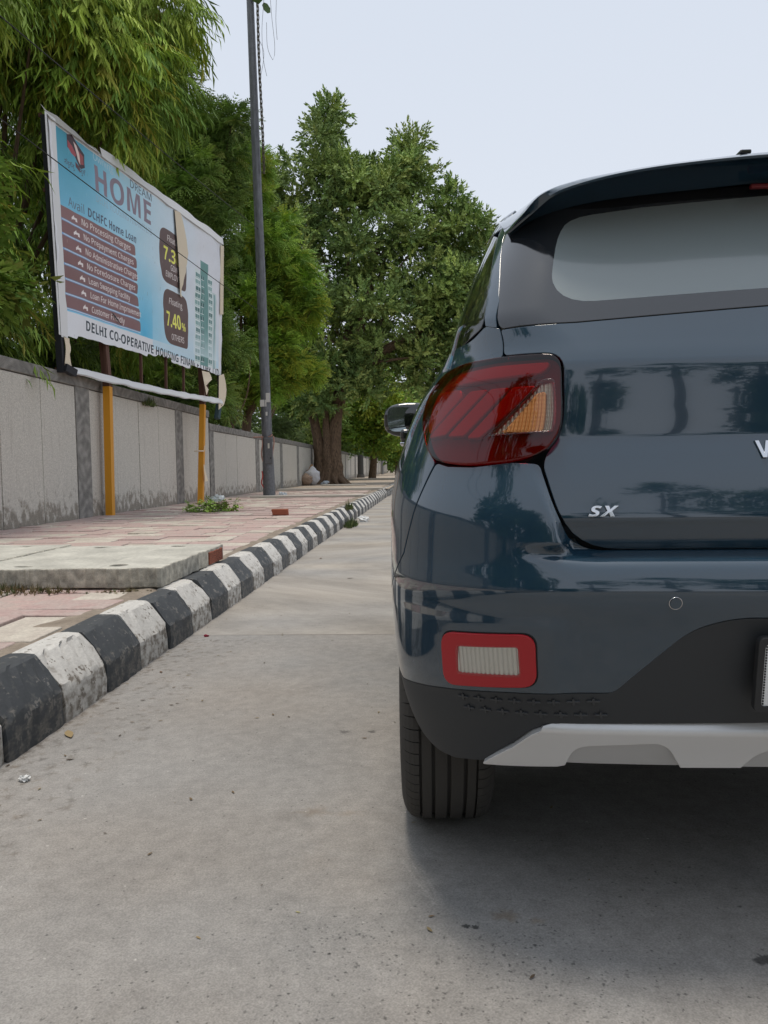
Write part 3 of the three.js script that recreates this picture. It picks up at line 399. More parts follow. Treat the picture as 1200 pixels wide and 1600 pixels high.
// u: signed; |u| 0 to .5 rear face, .5 to 1 corner, 1 to 2 flank, 2 to 2.5 front corner, 2.5 to 3 front face
function bodyAt(u, y, gate = false) {
  const a = Math.abs(u), sg = u < 0 ? -1 : 1, W = bodyW(y), rx = cornX(y), rz = cornZ(y);
  let q, s;
  const rear = (qq) => {
    let z;
    if (gate) z = gateRear(y);
    else {                                      // the shell turns in to a ledge where it meets the tailgate
      z = bodyRear(y);
      if (y > .679 && y < .95) {
        const low = bodyRearMid(y), w = sstep(.732, .758, y), qg = .545 + (y - .745) * .34;
        const f1 = 1 - sstep(.50, .66, qq), f2 = 1 - sstep(qg - .004, qg + .034, qq);
        z = z + (1 - w) * f1 * (low - z) + w * f2 * (Math.max(z, gateRear(Math.max(.76, y)) + .004) - z) * (1 - sstep(.88, .93, y));
      }
    }
    if (!gate && y > .43 && y < .64) z -= .009 * (1 - sstep(.598, .636, y)) * sstep(.535, .60, qq) * sstep(.435, .49, y);   // swelling round the bumper lamps
    return z + .045 * (qq / W) ** 2;
  };
  if (a <= .5) { q = a / .5 * (W - rx); s = rear(q); }
  else if (a <= 1) { const th = (a - .5) * Math.PI; q = W - rx + rx * Math.sin(th); s = rear(q) + rz * (1 - Math.cos(th)); }
  else {
    const sA = rear(W) + rz, zf = bodyFront(y), sB = zf - frontZ;
    if (a <= 2) { s = sA + (a - 1) * (sB - sA); q = W; }
    else if (a <= 2.5) { const th = (2.5 - a) * Math.PI; q = W - frontX + frontX * Math.sin(th); s = zf - frontZ * (1 - Math.cos(th)) ; }
    else { q = (3 - a) / .5 * (W - frontX); s = zf; }
  }
  return [sg * q, y, -s];
}
const gateAt = (u, y) => bodyAt(u, y, true);
function uOfS(s, y) { let lo = .5, hi = 2.5; for (let i = 0; i < 40; i++) { const m = (lo + hi) / 2; if (-bodyAt(m, y)[2] < s) lo = m; else hi = m; } return (lo + hi) / 2; }
// ---------------------------------------------------------------- panels cut from a surface
function fillet(pts, step = .015) {            // [x, y, radius] corners to a dense outline
  const n = pts.length, out = [];
  const line = (a, b) => { const L = Math.hypot(b[0] - a[0], b[1] - a[1]), k = Math.max(1, Math.ceil(L / step)); for (let i = 0; i < k; i++) out.push([a[0] + (b[0] - a[0]) * i / k, a[1] + (b[1] - a[1]) * i / k]); };
  const seg = pts.map((p, i) => {
    const a = pts[(i + n - 1) % n], b = pts[(i + 1) % n], r = p[2] || 0;
    if (!r) return [[p[0], p[1]], [p[0], p[1]], null];
    const da = Math.hypot(a[0] - p[0], a[1] - p[1]), db = Math.hypot(b[0] - p[0], b[1] - p[1]), t = Math.min(r, da * .49, db * .49);
    return [[p[0] + (a[0] - p[0]) / da * t, p[1] + (a[1] - p[1]) / da * t], [p[0] + (b[0] - p[0]) / db * t, p[1] + (b[1] - p[1]) / db * t], p];
  });
  for (let i = 0; i < n; i++) {
    const [A, B, c] = seg[i], N = seg[(i + 1) % n][0];
    if (c) { const k = 6; for (let j = 0; j < k; j++) { const t = j / k, w = 1 - t; out.push([w * w * A[0] + 2 * w * t * c[0] + t * t * B[0], w * w * A[1] + 2 * w * t * c[1] + t * t * B[1]]); } }
    line(B, N);
  }
  return out.filter((p, i) => { const b = out[(i + 1) % out.length]; return Math.hypot(p[0] - b[0], p[1] - b[1]) > 1e-6; });
}
const area2 = (p) => { let a = 0; for (let i = 0; i < p.length; i++) { const q = p[(i + 1) % p.length]; a += p[i][0] * q[1] - q[0] * p[i][1]; } return a / 2; };
function clipCell(poly, x0, x1, y0, y1) {
  let p = poly;
  for (const [ax, v, sg] of [[0, x0, 1], [0, x1, -1], [1, y0, 1], [1, y1, -1]]) {
    const o = [];
    for (let i = 0; i < p.length; i++) {
      const a = p[i], b = p[(i + 1) % p.length], da = (a[ax] - v) * sg, db = (b[ax] - v) * sg;
      if (da >= 0) o.push(a);
      if ((da > 0 && db < 0) || (da < 0 && db > 0)) { const t = da / (da - db); o.push([a[0] + (b[0] - a[0]) * t, a[1] + (b[1] - a[1]) * t]); }
    }
    p = o; if (p.length < 3) return [];
  }
  return p.filter((a, i) => { const b = p[(i + 1) % p.length]; return Math.hypot(a[0] - b[0], a[1] - b[1]) > 1e-7; });
}
const vsub = (a, b) => [a[0] - b[0], a[1] - b[1], a[2] - b[2]], vcross = (a, b) => [a[1] * b[2] - a[2] * b[1], a[2] * b[0] - a[0] * b[2], a[0] * b[1] - a[1] * b[0]];
const vnorm = (a) => { const l = Math.hypot(...a) || 1; return [a[0] / l, a[1] / l, a[2] / l]; }, vadd = (a, b, k = 1) => [a[0] + b[0] * k, a[1] + b[1] * k, a[2] + b[2] * k];
function surfNormal(surf, u, y, e = .0012) { return vnorm(vcross(vsub(surf(u + e, y), surf(u - e, y)), vsub(surf(u, y + e), surf(u, y - e)))); }
function patch(surf, outline, { holes = [], step = .014, off = 0, rim = .014, edge = .0016 } = {}) {
  let outer = outline; if (area2(outer) < 0) outer = outer.slice().reverse();
  const hs = holes.map((h) => (area2(h) > 0 ? h.slice().reverse() : h));
  let full = outer;                             // holes are joined to the outline by a slit
  for (const h of hs) {
    let best = [1e9, 0, 0];
    full.forEach((p, i) => h.forEach((q, j) => { const d = Math.hypot(p[0] - q[0], p[1] - q[1]); if (d < best[0]) best = [d, i, j]; }));
    const [, i, j] = best;
    full = [...full.slice(0, i + 1), ...h.slice(j), ...h.slice(0, j + 1), ...full.slice(i)];
  }
  const pos = [], nor = [], uv = [], idx = [], seen = new Map();
  const vert = (p) => {
    const k = Math.round(p[0] * 1e5) + '_' + Math.round(p[1] * 1e5);
    let i = seen.get(k);
    if (i === undefined) { i = pos.length / 3; seen.set(k, i); const n = surfNormal(surf, p[0], p[1]), P = vadd(surf(p[0], p[1]), n, off); pos.push(...P); nor.push(...n); uv.push(p[0], p[1]); }
    return i;
  };
  let x0 = 1e9, x1 = -1e9, y0 = 1e9, y1 = -1e9;
  for (const p of outer) { x0 = Math.min(x0, p[0]); x1 = Math.max(x1, p[0]); y0 = Math.min(y0, p[1]); y1 = Math.max(y1, p[1]); }
  x0 -= .00137; y0 -= .00153;
  const tri = (a, b, c) => { if (a !== b && b !== c && a !== c) idx.push(a, b, c); };
  for (let x = x0; x < x1; x += step) {
    const strip = clipCell(full, x, x + step, y0 - 1, y1 + 1); if (!strip.length) continue;
    for (let y = y0; y < y1; y += step) {
      const c = clipCell(strip, x, x + step, y, y + step); if (c.length < 3 || Math.abs(area2(c)) < 1e-9) continue;
      if (c.length === 4 && Math.abs(area2(c) - step * step) < 1e-8) { const v = c.map(vert); tri(v[0], v[1], v[2]); tri(v[0], v[2], v[3]); continue; }
      for (const f of THREE.ShapeUtils.triangulateShape(c.map((p) => new THREE.Vector2(...p)), [])) tri(vert(c[f[0]]), vert(c[f[1]]), vert(c[f[2]]));
    }
  }
  if (rim > 0) for (const [ring, dir] of [[outer, 1], ...hs.map((h) => [h, 1])]) {
    const n = ring.length, base = pos.length / 3;
    for (let i = 0; i < n; i++) {
      const a = ring[(i + n - 1) % n], p = ring[i], b = ring[(i + 1) % n], N = surfNormal(surf, p[0], p[1]), P = vadd(surf(p[0], p[1]), N, off);
      const t = vnorm(vsub(surf(b[0], b[1]), surf(a[0], a[1]))), o = vnorm(vcross(t, N)).map((v) => v * dir);
      const rows = [[P, N], [vadd(vadd(P, o, edge * .7), N, -edge * .3), vnorm(vadd(N, o))], [vadd(vadd(P, o, edge), N, -edge), o], [vadd(vadd(P, o, edge), N, -rim), o]];
      for (const [q, m] of rows) { pos.push(...q); nor.push(...m); uv.push(p[0], p[1]); }
    }
    for (let i = 0; i < n; i++) for (let r = 0; r < 3; r++) {
      const a = base + i * 4 + r, b = base + ((i + 1) % n) * 4 + r;
      idx.push(a, a + 1, b + 1, a, b + 1, b);
    }
  }
  const g = new THREE.BufferGeometry();
  g.setAttribute('position', new THREE.Float32BufferAttribute(pos, 3)); g.setAttribute('normal', new THREE.Float32BufferAttribute(nor, 3)); g.setAttribute('uv', new THREE.Float32BufferAttribute(uv, 2)); g.setIndex(idx);
  return g;
}
function inPoly(p, x, y) { let c = false; for (let i = 0, j = p.length - 1; i < p.length; j = i++) { if ((p[i][1] > y) !== (p[j][1] > y) && x < (p[j][0] - p[i][0]) * (y - p[i][1]) / (p[j][1] - p[i][1]) + p[i][0]) c = !c; } return c; }
const mirrorPts = (pts) => pts.map((p) => [-p[0], ...p.slice(1)]).reverse();
const symPts = (left) => [...left, ...mirrorPts(left)];      // left half from the top centre round to the bottom centre
// ---------------------------------------------------------------- the parked car
const M = {
  paint: phys([.017, .044, .072], .08, { metalness: 0, ior: 1.60, clearcoat: 1, clearcoatRoughness: .02 }),
  blackPlastic: std([.026, .027, .029], .55),
  clad: std([.033, .037, .042], .55),
  cladGloss: std([.046, .050, .055], .36),
  glossBlack: phys([.010, .011, .012], .06, { clearcoat: 1, clearcoatRoughness: .02 }),
  silver: std([.74, .74, .74], .40, { metalness: .35 }),
  chrome: std([.70, .71, .73], .12, { metalness: 1 }),
  rubber: std([.060, .056, .051], .92),
  groove: std([.012, .012, .012], .95),
  alloy: std([.5, .5, .52], .3, { metalness: .9 }),
  dark: std([.012, .012, .013], .9),
  interior: std([.06, .06, .065], .9),
  headliner: std([.42, .41, .38], .95),
  frit: phys([.020, .022, .026], .12, { clearcoat: 1, clearcoatRoughness: .06 }),
  tint: phys([.62, .68, .66], .05, { transmission: .92, thickness: 0, ior: 1.5 }),
  film: phys([.42, .485, .495], .22, { transmission: .38, thickness: 0, ior: 1.5, clearcoat: 1, clearcoatRoughness: .03 }),
  redLens: phys([.62, .018, .022], .03, { transmission: 1, thickness: 0, ior: 1.5, clearcoat: .6, clearcoatRoughness: .02 }),
  clearLens: phys([.95, .95, .93], .04, { transmission: 1, thickness: 0, ior: 1.5 }),
  lampDark: std([.22, .05, .05], .5),
  lampRed: std([.50, .07, .06], .3, { metalness: .3 }),
  redPlastic: phys([.44, .004, .012], .4, { clearcoat: .25, clearcoatRoughness: .1 }),
  amber: std([.66, .27, .08], .3, { metalness: .35 }),
  lampBronze: std([.46, .38, .30], .25, { metalness: .7 }),
  lampSilver: std([.66, .66, .64], .38, { metalness: .7 }),
  plate: std([.84, .85, .85], .4),
};
const car = thing('parked_car', 'dark blue compact SUV parked on the concrete road beside the striped kerb', 'car', [0.82, 0, -1.33]);
const cp = (name, surf, pts, mat, opts, parent = car) => part(name, patch(surf, fillet(pts), opts), mat, parent);
const both = (name, surf, pts, mat, opts, parent = car) => [cp(name, surf, pts, mat, opts, parent), cp(name, surf, mirrorPts(pts), mat, opts, parent)];
const sY = (s, y, r) => [-uOfS(s, y), y, r];                      // a flank corner given by its place along the car
const arc = (sc, r, a0, a1, n = 14) => Array.from({ length: n + 1 }, (_, i) => { const a = a0 + (a1 - a0) * i / n, y = .335 + r * Math.sin(a); return sY(sc + r * Math.cos(a), y); });
const deg = Math.PI / 180;

// tailgate below the rear window
const gateEdge = [[-.681, 1.111, .012], [-.541, 1.1075, .045], [-.540, .950, .035], [-.5585, .903, .02], [-.494, .742, .075]];
const tailgate = cp('tailgate', gateAt, symPts([[0, 1.1895], [-.149, 1.1855], [-.359, 1.1715], [-.469, 1.1645], [-.678, 1.162, .004], ...gateEdge, [0, .742]]), M.paint, { step: .010, rim: .02 });
// rear window: black printed border and clear field
const clearField = symPts([[0, 1.446], [-.359, 1.424], [-.525, 1.405, .07], [-.490, 1.207, .075], [-.349, 1.214], [-.142, 1.225], [0, 1.2275]]);
const glassOutline = symPts([[0, 1.47], [-.40, 1.46], [-.792, 1.44, .01], [-.779, 1.39], [-.717, 1.291], [-.688, 1.228], [-.678, 1.1665, .012], [-.469, 1.1685], [-.359, 1.1755], [-.149, 1.1895], [0, 1.1935]]);
const rearWindow = part('rear_window', patch(gateAt, fillet(clearField), { rim: 0, off: .0002 }), M.film, car);
part('window_border', patch(gateAt, fillet(glassOutline), { holes: [fillet(clearField)], rim: .012 }), M.frit, rearWindow);
part('heater_lines', merge(Array.from({ length: 9 }, (_, i) => { const y = 1.245 + i * .02; return tube(Array.from({ length: 25 }, (_, k) => { const u = -.46 + .92 * k / 24; return vadd(gateAt(u, y), surfNormal(gateAt, u, y), -.0012); }), .0007, 4, 48); })), std([.10, .075, .05], .6), rearWindow);
// bumper: painted shell
const fogHole = [[-.748, .583, .026], [-.568, .596, .026], [-.570, .491, .026], [-.754, .473, .026]];
cp('rear_bumper', bodyAt, symPts([[0, .7395], [-.40, .7395], [-.4985, .739, .075], [-.5635, .897, .012], [-.614, .900], [-.684, .8925], [-.741, .8945], [-.770, .902, .008], [-.80, .84], [-.86, .72], [-.93, .66], [-1.00, .618, .02], [-.99, .56], [-.985, .468, .01], [-.93, .4515], [-.809, .4595], [-.766, .4635], [-.625, .4755], [-.507, .4805], [-.4445, .4815, .012], [-.321, .606, .05], [-.255, .628, .03], [0, .628]]), M.paint, { step: .010, rim: .02 });
const cladding = cp('bumper_cladding', bodyAt, symPts([[0, .6235], [-.255, .6235, .03], [-.326, .600, .05], [-.449, .477, .012], [-.507, .476], [-.625, .471], [-.766, .459], [-.809, .455], [-.93, .447], [-.984, .455, .01], [-.972, .405], [-.95, .37], [-.92, .335], [-.87, .306, .03], [-.807, .299], [-.722, .308, .01], [-.64, .361], [-.588, .401, .02], [-.54, .414], [-.19, .423], [0, .423]]), M.clad, { rim: .02, off: -.001 });
// silver skid plate with three hollows
const hollowA = [[-.562, .318], [-.525, .368, .025], [-.362, .380, .03], [-.335, .322]], hollowB = [[-.225, .322], [-.195, .368, .03], [.195, .368, .03], [.225, .322]];
const skidOutline = [[0, .4195], [-.19, .4195], [-.54, .4105], [-.585, .398, .02], [-.637, .357], [-.719, .309, .006], [-.569, .324], [-.555, .328], [-.525, .372, .025], [-.362, .384, .03], [-.345, .330], [-.236, .332], [-.198, .372, .03], [0, .372]];
const skidAt = (u, y) => { const p = bodyAt(u, y); p[2] -= Math.max(0, y - .400) * 1.1; return p; };
const skid = cp('skid_plate', skidAt, symPts(skidOutline), M.silver, { step: .006, rim: .018, off: .010 });
const hollowAt = (y1) => (u, y) => { const p = bodyAt(u, y); p[2] -= Math.max(0, (y1 - y)) * .42 - .009; return p; };
const hA = [[-.570, .3175], [-.562, .3185], [-.527, .3735, .025], [-.360, .3855, .03], [-.340, .3195], [-.348, .3185]], hB = [[-.242, .3205], [-.199, .3735, .03], [.199, .3735, .03], [.242, .3205]];
both('skid_hollow', hollowAt(.386), hA, M.silver, { rim: .01 }, skid);
cp('skid_hollow', hollowAt(.374), hB, M.silver, { rim: .01 }, skid);
// small cross reliefs moulded into the cladding
{
  const crossG = (u, y, k) => { const g = []; for (const [du, dy, w, h] of [[0, 0, .022, .0022], [0, 0, .0026, .012]]) g.push(patch((a, b) => bodyAt(a, b), fillet([[u - w / 2, y - h / 2 + k], [u + w / 2, y - h / 2 - k], [u + w / 2, y + h / 2 - k], [u - w / 2, y + h / 2 + k]], .01), { off: .0026, rim: .004, edge: .0008 })); return merge(g); };
  for (let r = 0; r < 2; r++) for (let i = 0; i < 8; i++) for (const sg of [-1, 1]) {
    const t = i / 7, u = (r ? -.707 + t * .238 : -.715 + t * .236), y = (r ? .426 + t * .006 : .449 + t * .011) + .003;
    part('relief_cross', crossG(sg * -u * -1 * (sg < 0 ? 1 : 1), y, 0), M.cladGloss, cladding);
  }
}
// parking sensors
for (const u of [-.35, .35, -.13, .13]) {
  const P = bodyAt(u, .654), N = surfNormal(bodyAt, u, .654), q = new THREE.Quaternion().setFromUnitVectors(v3([0, 1, 0]), v3(N));
  const s = part('parking_sensor', new THREE.CylinderGeometry(.0095, .0095, .004, 24).applyQuaternion(q).translate(...vadd(P, N, .0005)), M.paint, car);
  part('sensor_ring', new THREE.TorusGeometry(.0108, .0008, 6, 32).rotateX(Math.PI / 2).applyQuaternion(q).translate(...vadd(P, N, .0008)), M.chrome, s);
}
// low lamps in the bumper corners
for (const m of [(p) => p, mirrorPts]) {
  const inner = [[-.7135, .5595, .008], [-.5975, .5705, .008], [-.5975, .512, .008], [-.7175, .5035, .008]];
  const lamp = part('bumper_lamp', patch(bodyAt, fillet(m([[-.745, .580, .026], [-.571, .593, .026], [-.573, .494, .026], [-.751, .477, .026]])), { holes: [fillet(m(inner))], off: .006, rim: .010, edge: .002, step: .010 }), M.redPlastic, car);
  cp('lamp_gasket', bodyAt, m(fogHole), M.dark, { off: .0012, rim: .01 }, lamp);
  const lens = cp('reversing_lens', bodyAt, m(inner), M.clearLens, { off: .0070, rim: .004, edge: .0015 }, lamp);
  const ribbed = (u, y) => { const p = bodyAt(u, y), a = Math.abs(u); p[2] += .0014 * Math.sin(a / .0085 * 2 * Math.PI); return p; };
  cp('lamp_reflector', ribbed, m(inner), M.lampSilver, { off: .0028, rim: .002, step: .0011 }, lamp);
}
// tail lamps
{
  const lampOut = [[-.549, 1.1005, .035], [-.684, 1.1035, .05], [-.803, 1.1015, .05], [-.866, 1.086, .04], [-.879, 1.045, .05], [-.864, 1.0, .05], [-.815, .940, .05], [-.772, .9085, .03], [-.700, .8995, .03], [-.614, .9055, .03], [-.566, .919, .03], [-.549, .952, .03]];
  const tri = [[-.669, .9505, .006], [-.584, 1.053, .010], [-.559, 1.054, .010], [-.557, .9555, .008]];
  for (const m of [(p) => p, mirrorPts]) {
    const lens = part('tail_lamp', patch(bodyAt, fillet(m(lampOut)), { off: .006, rim: .012, edge: .004, holes: [fillet(m(tri))], step: .010 }), M.redLens, car);
    part('lamp_housing', patch(bodyAt, fillet(m(lampOut)), { off: -.012, rim: .0 }), M.lampDark, lens);
    const bars = [[[-.848, 1.05, .01], [-.772, 1.05, .006], [-.760, 1.036], [-.824, .966, .006], [-.842, .985, .01]],
      [[-.752, 1.03], [-.738, 1.044, .004], [-.700, 1.044, .004], [-.775, .962, .004], [-.822, .958, .006]],
      [[-.688, 1.044, .004], [-.652, 1.044, .004], [-.727, .958, .004], [-.764, .958, .004]],
      [[-.640, 1.044, .004], [-.598, 1.044, .004], [-.690, .953, .004], [-.715, .953, .004]]];
    for (const b of bars) part('light_bar', patch(bodyAt, fillet(m(b)), { off: -.003, rim: .012, edge: .003 }), M.lampRed, lens);
    part('light_strip', patch(bodyAt, fillet(m([[-.572, 1.088, .01], [-.70, 1.089], [-.80, 1.084, .02], [-.80, 1.064, .01], [-.70, 1.068], [-.590, 1.070, .01]])), { off: -.002, rim: .012, edge: .004 }), M.lampRed, lens);
    const clear = part('indicator_lens', patch(bodyAt, fillet(m(tri)), { off: .0065, rim: .014, edge: .0012 }), M.clearLens, lens);
    const ribs = (u, y) => { const p = bodyAt(u, y), a = Math.abs(u); p[2] += .0022 * Math.sin(a / .0062 * 2 * Math.PI) + .0002 * Math.sin(y / .008 * 2 * Math.PI); return p; };
    part('indicator_reflector', patch(ribs, fillet(m([[-.662, .954], [-.586, 1.046], [-.562, 1.048], [-.560, .959]])), { off: -.001, rim: .004, step: .0018 }), M.lampBronze, lens);
    part('indicator_bulb_cover', patch(ribs, fillet(m([[-.643, .958, .004], [-.592, 1.027, .006], [-.577, 1.031, .006], [-.575, .958, .004]])), { off: .0025, rim: .003, step: .0018 }), M.amber, lens);
    part('lamp_seal', patch(bodyAt, fillet(m([[-.5455, 1.105, .035], [-.684, 1.1085, .05], [-.806, 1.1055, .05], [-.871, 1.089, .04], [-.8845, 1.045, .05], [-.869, .998, .05], [-.818, .936, .05], [-.774, .9035, .03], [-.700, .8945, .03], [-.612, .901, .03], [-.562, .915, .03], [-.5455, .950, .03]])), { off: -.016, rim: 0 }), M.dark, lens);
  }
}
// flanks
both('quarter_panel', bodyAt, [[-.6855, 1.166], [-.6855, 1.108, .006], [-.805, 1.1055, .03], [-.870, 1.089, .04], [-.8835, 1.045, .05], [-.868, .998, .05], [-.818, .936, .04], [-.776, .9035, .01], [-.8055, .84], [-.8655, .7225], [-.934, .6635], [-1.004, .622], ...arc(.665, .385, 132 * deg, 20 * deg), sY(1.06, .50), sY(1.02, .80), sY(1.13, 1.118, .02), sY(.75, 1.128), [-.80, 1.150, .03], [-.735, 1.175, .01]], M.paint, { step: .016, rim: .02 });
both('door_pillar', bodyAt, [[-.6925, 1.170], [-.733, 1.178], [-.765, 1.29], [-.83, 1.41], [-.83, 1.45], [-.796, 1.45], [-.783, 1.39], [-.7215, 1.291], [-.6925, 1.228]], M.paint, { rim: .015 });
both('side_window', bodyAt, [[-.741, 1.180, .03], [-.86, 1.146, .02], sY(.85, 1.131), sY(.95, 1.418, .02), [-.90, 1.425], [-.838, 1.408, .02], [-.772, 1.29]], M.glossBlack, { rim: .01, off: -.002 });
const rd = both('rear_door', bodyAt, [sY(1.135, 1.118, .02), sY(1.026, .80), sY(1.066, .50, .02), sY(1.12, .43, .02), sY(2.02, .43, .02), sY(2.06, .80), sY(2.04, 1.105, .02)], M.paint, { step: .03, rim: .02 });
const fd = both('front_door', bodyAt, [sY(2.046, 1.105, .02), sY(2.066, .80), sY(2.026, .43, .02), sY(2.68, .43, .02), sY(2.86, .70), sY(2.92, 1.06, .02)], M.paint, { step: .03, rim: .02 });
rd.forEach((d, i) => part('window', patch(bodyAt, fillet((i ? mirrorPts : (p) => p)([sY(.87, 1.131, .01), sY(2.03, 1.113, .01), sY(1.98, 1.428, .01), sY(.97, 1.418, .01)])), { step: .03, rim: .006 }), M.tint, d));
fd.forEach((d, i) => part('window', patch(bodyAt, fillet((i ? mirrorPts : (p) => p)([sY(2.07, 1.112, .01), sY(2.70, 1.085, .01), sY(2.33, 1.36, .02), sY(2.10, 1.428, .01)])), { step: .03, rim: .006 }), M.tint, d));
both('roof_side', bodyAt, [[-.802, 1.428], [-.90, 1.430], sY(1.0, 1.424), sY(2.05, 1.433), sY(2.18, 1.42), [-2.2, 1.47], sY(1.2, 1.472), [-.80, 1.472]], M.paint, { step: .03, rim: .01 });
both('sill_cladding', bodyAt, [sY(1.085, .42), sY(1.09, .31, .03), sY(2.74, .31, .03), sY(2.745, .42)], M.clad, { step: .03, rim: .02, off: .006 });
both('front_fender', bodyAt, [sY(2.93, 1.055, .01), sY(2.867, .70), sY(2.79, .50), ...arc(3.165, .385, 155 * deg, 40 * deg), [-2.3, .58], [-2.3, .97]], M.paint, { step: .03, rim: .02 });
both('front_bumper', bodyAt, [[-2.306, .97], [-2.306, .57], [-2.25, .45], [-2.25, .30], [-2.999, .30], [-2.999, .97]], M.paint, { step: .03, rim: .02 });
both('bonnet', bodyAt, [sY(3.0, 1.045), [-2.3, .975], [-2.999, .975], [-2.999, 1.06], [-2.1, 1.06]], M.paint, { step: .03, rim: .01 });
both('windscreen', bodyAt, [[-2.12, 1.07], [-2.999, 1.07], [-2.999, 1.455], [-2.15, 1.44]], M.tint, { step: .03, rim: .006 });
// roof
{
  const pos = [], idx = [], NU = 160, NR = 10;
  for (let i = 0; i <= NU; i++) for (let j = 0; j <= NR; j++) {
    const u = -3 + 6 * i / NU, r = j / NR, p = bodyAt(Math.max(-2.999, Math.min(2.999, u)), 1.464), zc = Math.max(-1.85, Math.min(-.75, p[2]));
    pos.push(p[0] * (1 - r), 1.464 + .085 * (1 - (1 - r) ** 2.4), p[2] * (1 - r) + zc * r);
  }
  for (let i = 0; i < NU; i++) for (let j = 0; j < NR; j++) { const a = i * (NR + 1) + j, b = a + NR + 1; idx.push(a, b, b + 1, a, b + 1, a + 1); }
  const g = new THREE.BufferGeometry(); g.setAttribute('position', new THREE.Float32BufferAttribute(pos, 3)); g.setIndex(idx); g.computeVertexNormals();
  const roof = part('roof', g, M.paint, car);
  const hl = g.clone().scale(.985, 1, 1).translate(0, -.03, 0); part('headliner', hl, M.headliner, roof);
  for (const sg of [-1, 1]) part('roof_rail', tube([[sg * .60, 1.482, -.62], [sg * .602, 1.515, -.70], [sg * .605, 1.53, -1.0], [sg * .605, 1.535, -1.4], [sg * .60, 1.525, -1.75], [sg * .595, 1.49, -1.85]], .014, 8, 40), M.silver, car);
  part('washer_nozzle', merge([rbox(.022, .008, .035, .003, -.190, 1.4925, -.235), rbox(.010, .014, .02, .003, -.190, 1.487, -.24)]), M.glossBlack, car);
}
// roof spoiler
{
  const TE = [[0, 1.488, .198], [.158, 1.485, .20], [.262, 1.479, .205], [.357, 1.472, .21], [.439, 1.464, .22], [.51, 1.456, .235], [.575, 1.440, .26], [.608, 1.413, .30], [.634, 1.394, .37]];
  const LE = [[0, 1.4715, 0.183], [.156, 1.469, 0.185], [.321, 1.460, 0.190], [.415, 1.452, 0.200], [.485, 1.443, 0.215], [.549, 1.430, 0.240], [.588, 1.412, 0.298], [.628, 1.394, 0.369]];
  const UI = [[0, 1.467, .31], [.11, 1.465, .31], [.286, 1.455, .315], [.414, 1.446, .32], [.518, 1.433, .335], [.583, 1.414, .35], [.624, 1.392, .375]];
  const f = (tab) => { const n = tab.length - 1, Q = pchip(tab.map((p, i) => [i / n, p[0]])), Y = pchip(tab.map((p, i) => [i / n, p[1]])), S = pchip(tab.map((p, i) => [i / n, p[2]])); return (q) => { let lo = 0, hi = 1; for (let k = 0; k < 30; k++) { const m = (lo + hi) / 2; if (Q(m) < q) lo = m; else hi = m; } return [Y(lo), S(lo)]; }; };
  const te = f(TE), le = f(LE), ui = f(UI), N = 120, rows = [];
  for (let i = 0; i <= N; i++) {
    const x = -1 + 2 * i / N, a = Math.abs(x), sg = Math.sign(x) || 1, k = 1 - Math.pow(1 - a, 1.3);
    const [ty, ts] = te(k * .634), [ly, ls] = le(k * .628), [uy, us] = ui(k * .624), q = k * .634, ry = 1.535 - .05 * k * k, rs = .62;
    const top = (t) => [sg * q, ty + (ry - .004 * 0 - ty) * (1 - (1 - t) ** 1.6) - .003 * Math.exp(-t * 60), -(ts + (rs - ts) * t)];
    const pts = [];
    for (const t of [1, .8, .6, .4, .25, .12, .05, .02, .006]) pts.push(top(t));
    pts.push([sg * q, ty - .0035, -(ts - .0015)], [sg * (q * .8 + k * .628 * .2), ty * .8 + ly * .2 - .001, -(ts * .8 + ls * .2 - .001)], [sg * k * .629, ly + .0035, -(ls)], [sg * k * .628, ly, -(ls + .004)]);
    for (const t of [.12, .3, .5, .7, .85, 1]) pts.push([sg * (k * .628 + (k * .624 - k * .628) * t), ly + (uy - ly) * t + .012 * Math.sin(Math.PI * t) * (1 - k), -(ls + .004 + (us - ls) * t)]);
    rows.push(pts);
  }
  const n = rows[0].length, pos = rows.flat(2), idx = [];
  for (let i = 0; i < N; i++) for (let j = 0; j < n - 1; j++) { const a = i * n + j, b = a + n; idx.push(a, b, b + 1, a, b + 1, a + 1); }
  const g = new THREE.BufferGeometry(); g.setAttribute('position', new THREE.Float32BufferAttribute(pos, 3)); g.setIndex(idx);
  const sp = part('roof_spoiler', toCreasedNormals(g, .7), M.paint, car);
  part('brake_light', rbox(.30, .009, .012, .003, 0, 1.452, -.296), std([.16, .008, .012], .4), sp);
}
// letters on the tailgate
{
  const letters = (txt, size, x, y, shear, gap) => {
    let cx = x;
    for (const ch of txt) {
      const g = new TextGeometry(ch, { font, size, depth: .0025, curveSegments: 4, bevelEnabled: true, bevelThickness: .0008, bevelSize: .0005, bevelSegments: 2 });
      g.computeBoundingBox(); const w = g.boundingBox.max.x, p = g.attributes.position; g.translate(-g.boundingBox.min.x, 0, 0);
      for (let i = 0; i < p.count; i++) {
        const lx = cx + p.getX(i) * (shear ? 1.5 : 1) + p.getY(i) * shear, ly = y + p.getY(i), z = p.getZ(i);
        const u = lx / (bodyW(ly) - cornX(ly)) * .5, P = gateAt(u, ly); p.setXYZ(i, P[0], P[1], P[2] + .001 + z);
      }
      g.computeVertexNormals(); part('badge_letter', g, M.chrome, tailgate); cx += (w + .0) * (shear ? 1.5 : 1) + gap;
    }
  };
  letters('SX', .0185, -.524, .8025, .45, .002);
  letters('VENUE', .030, -.222, .904, 0, .082);
}
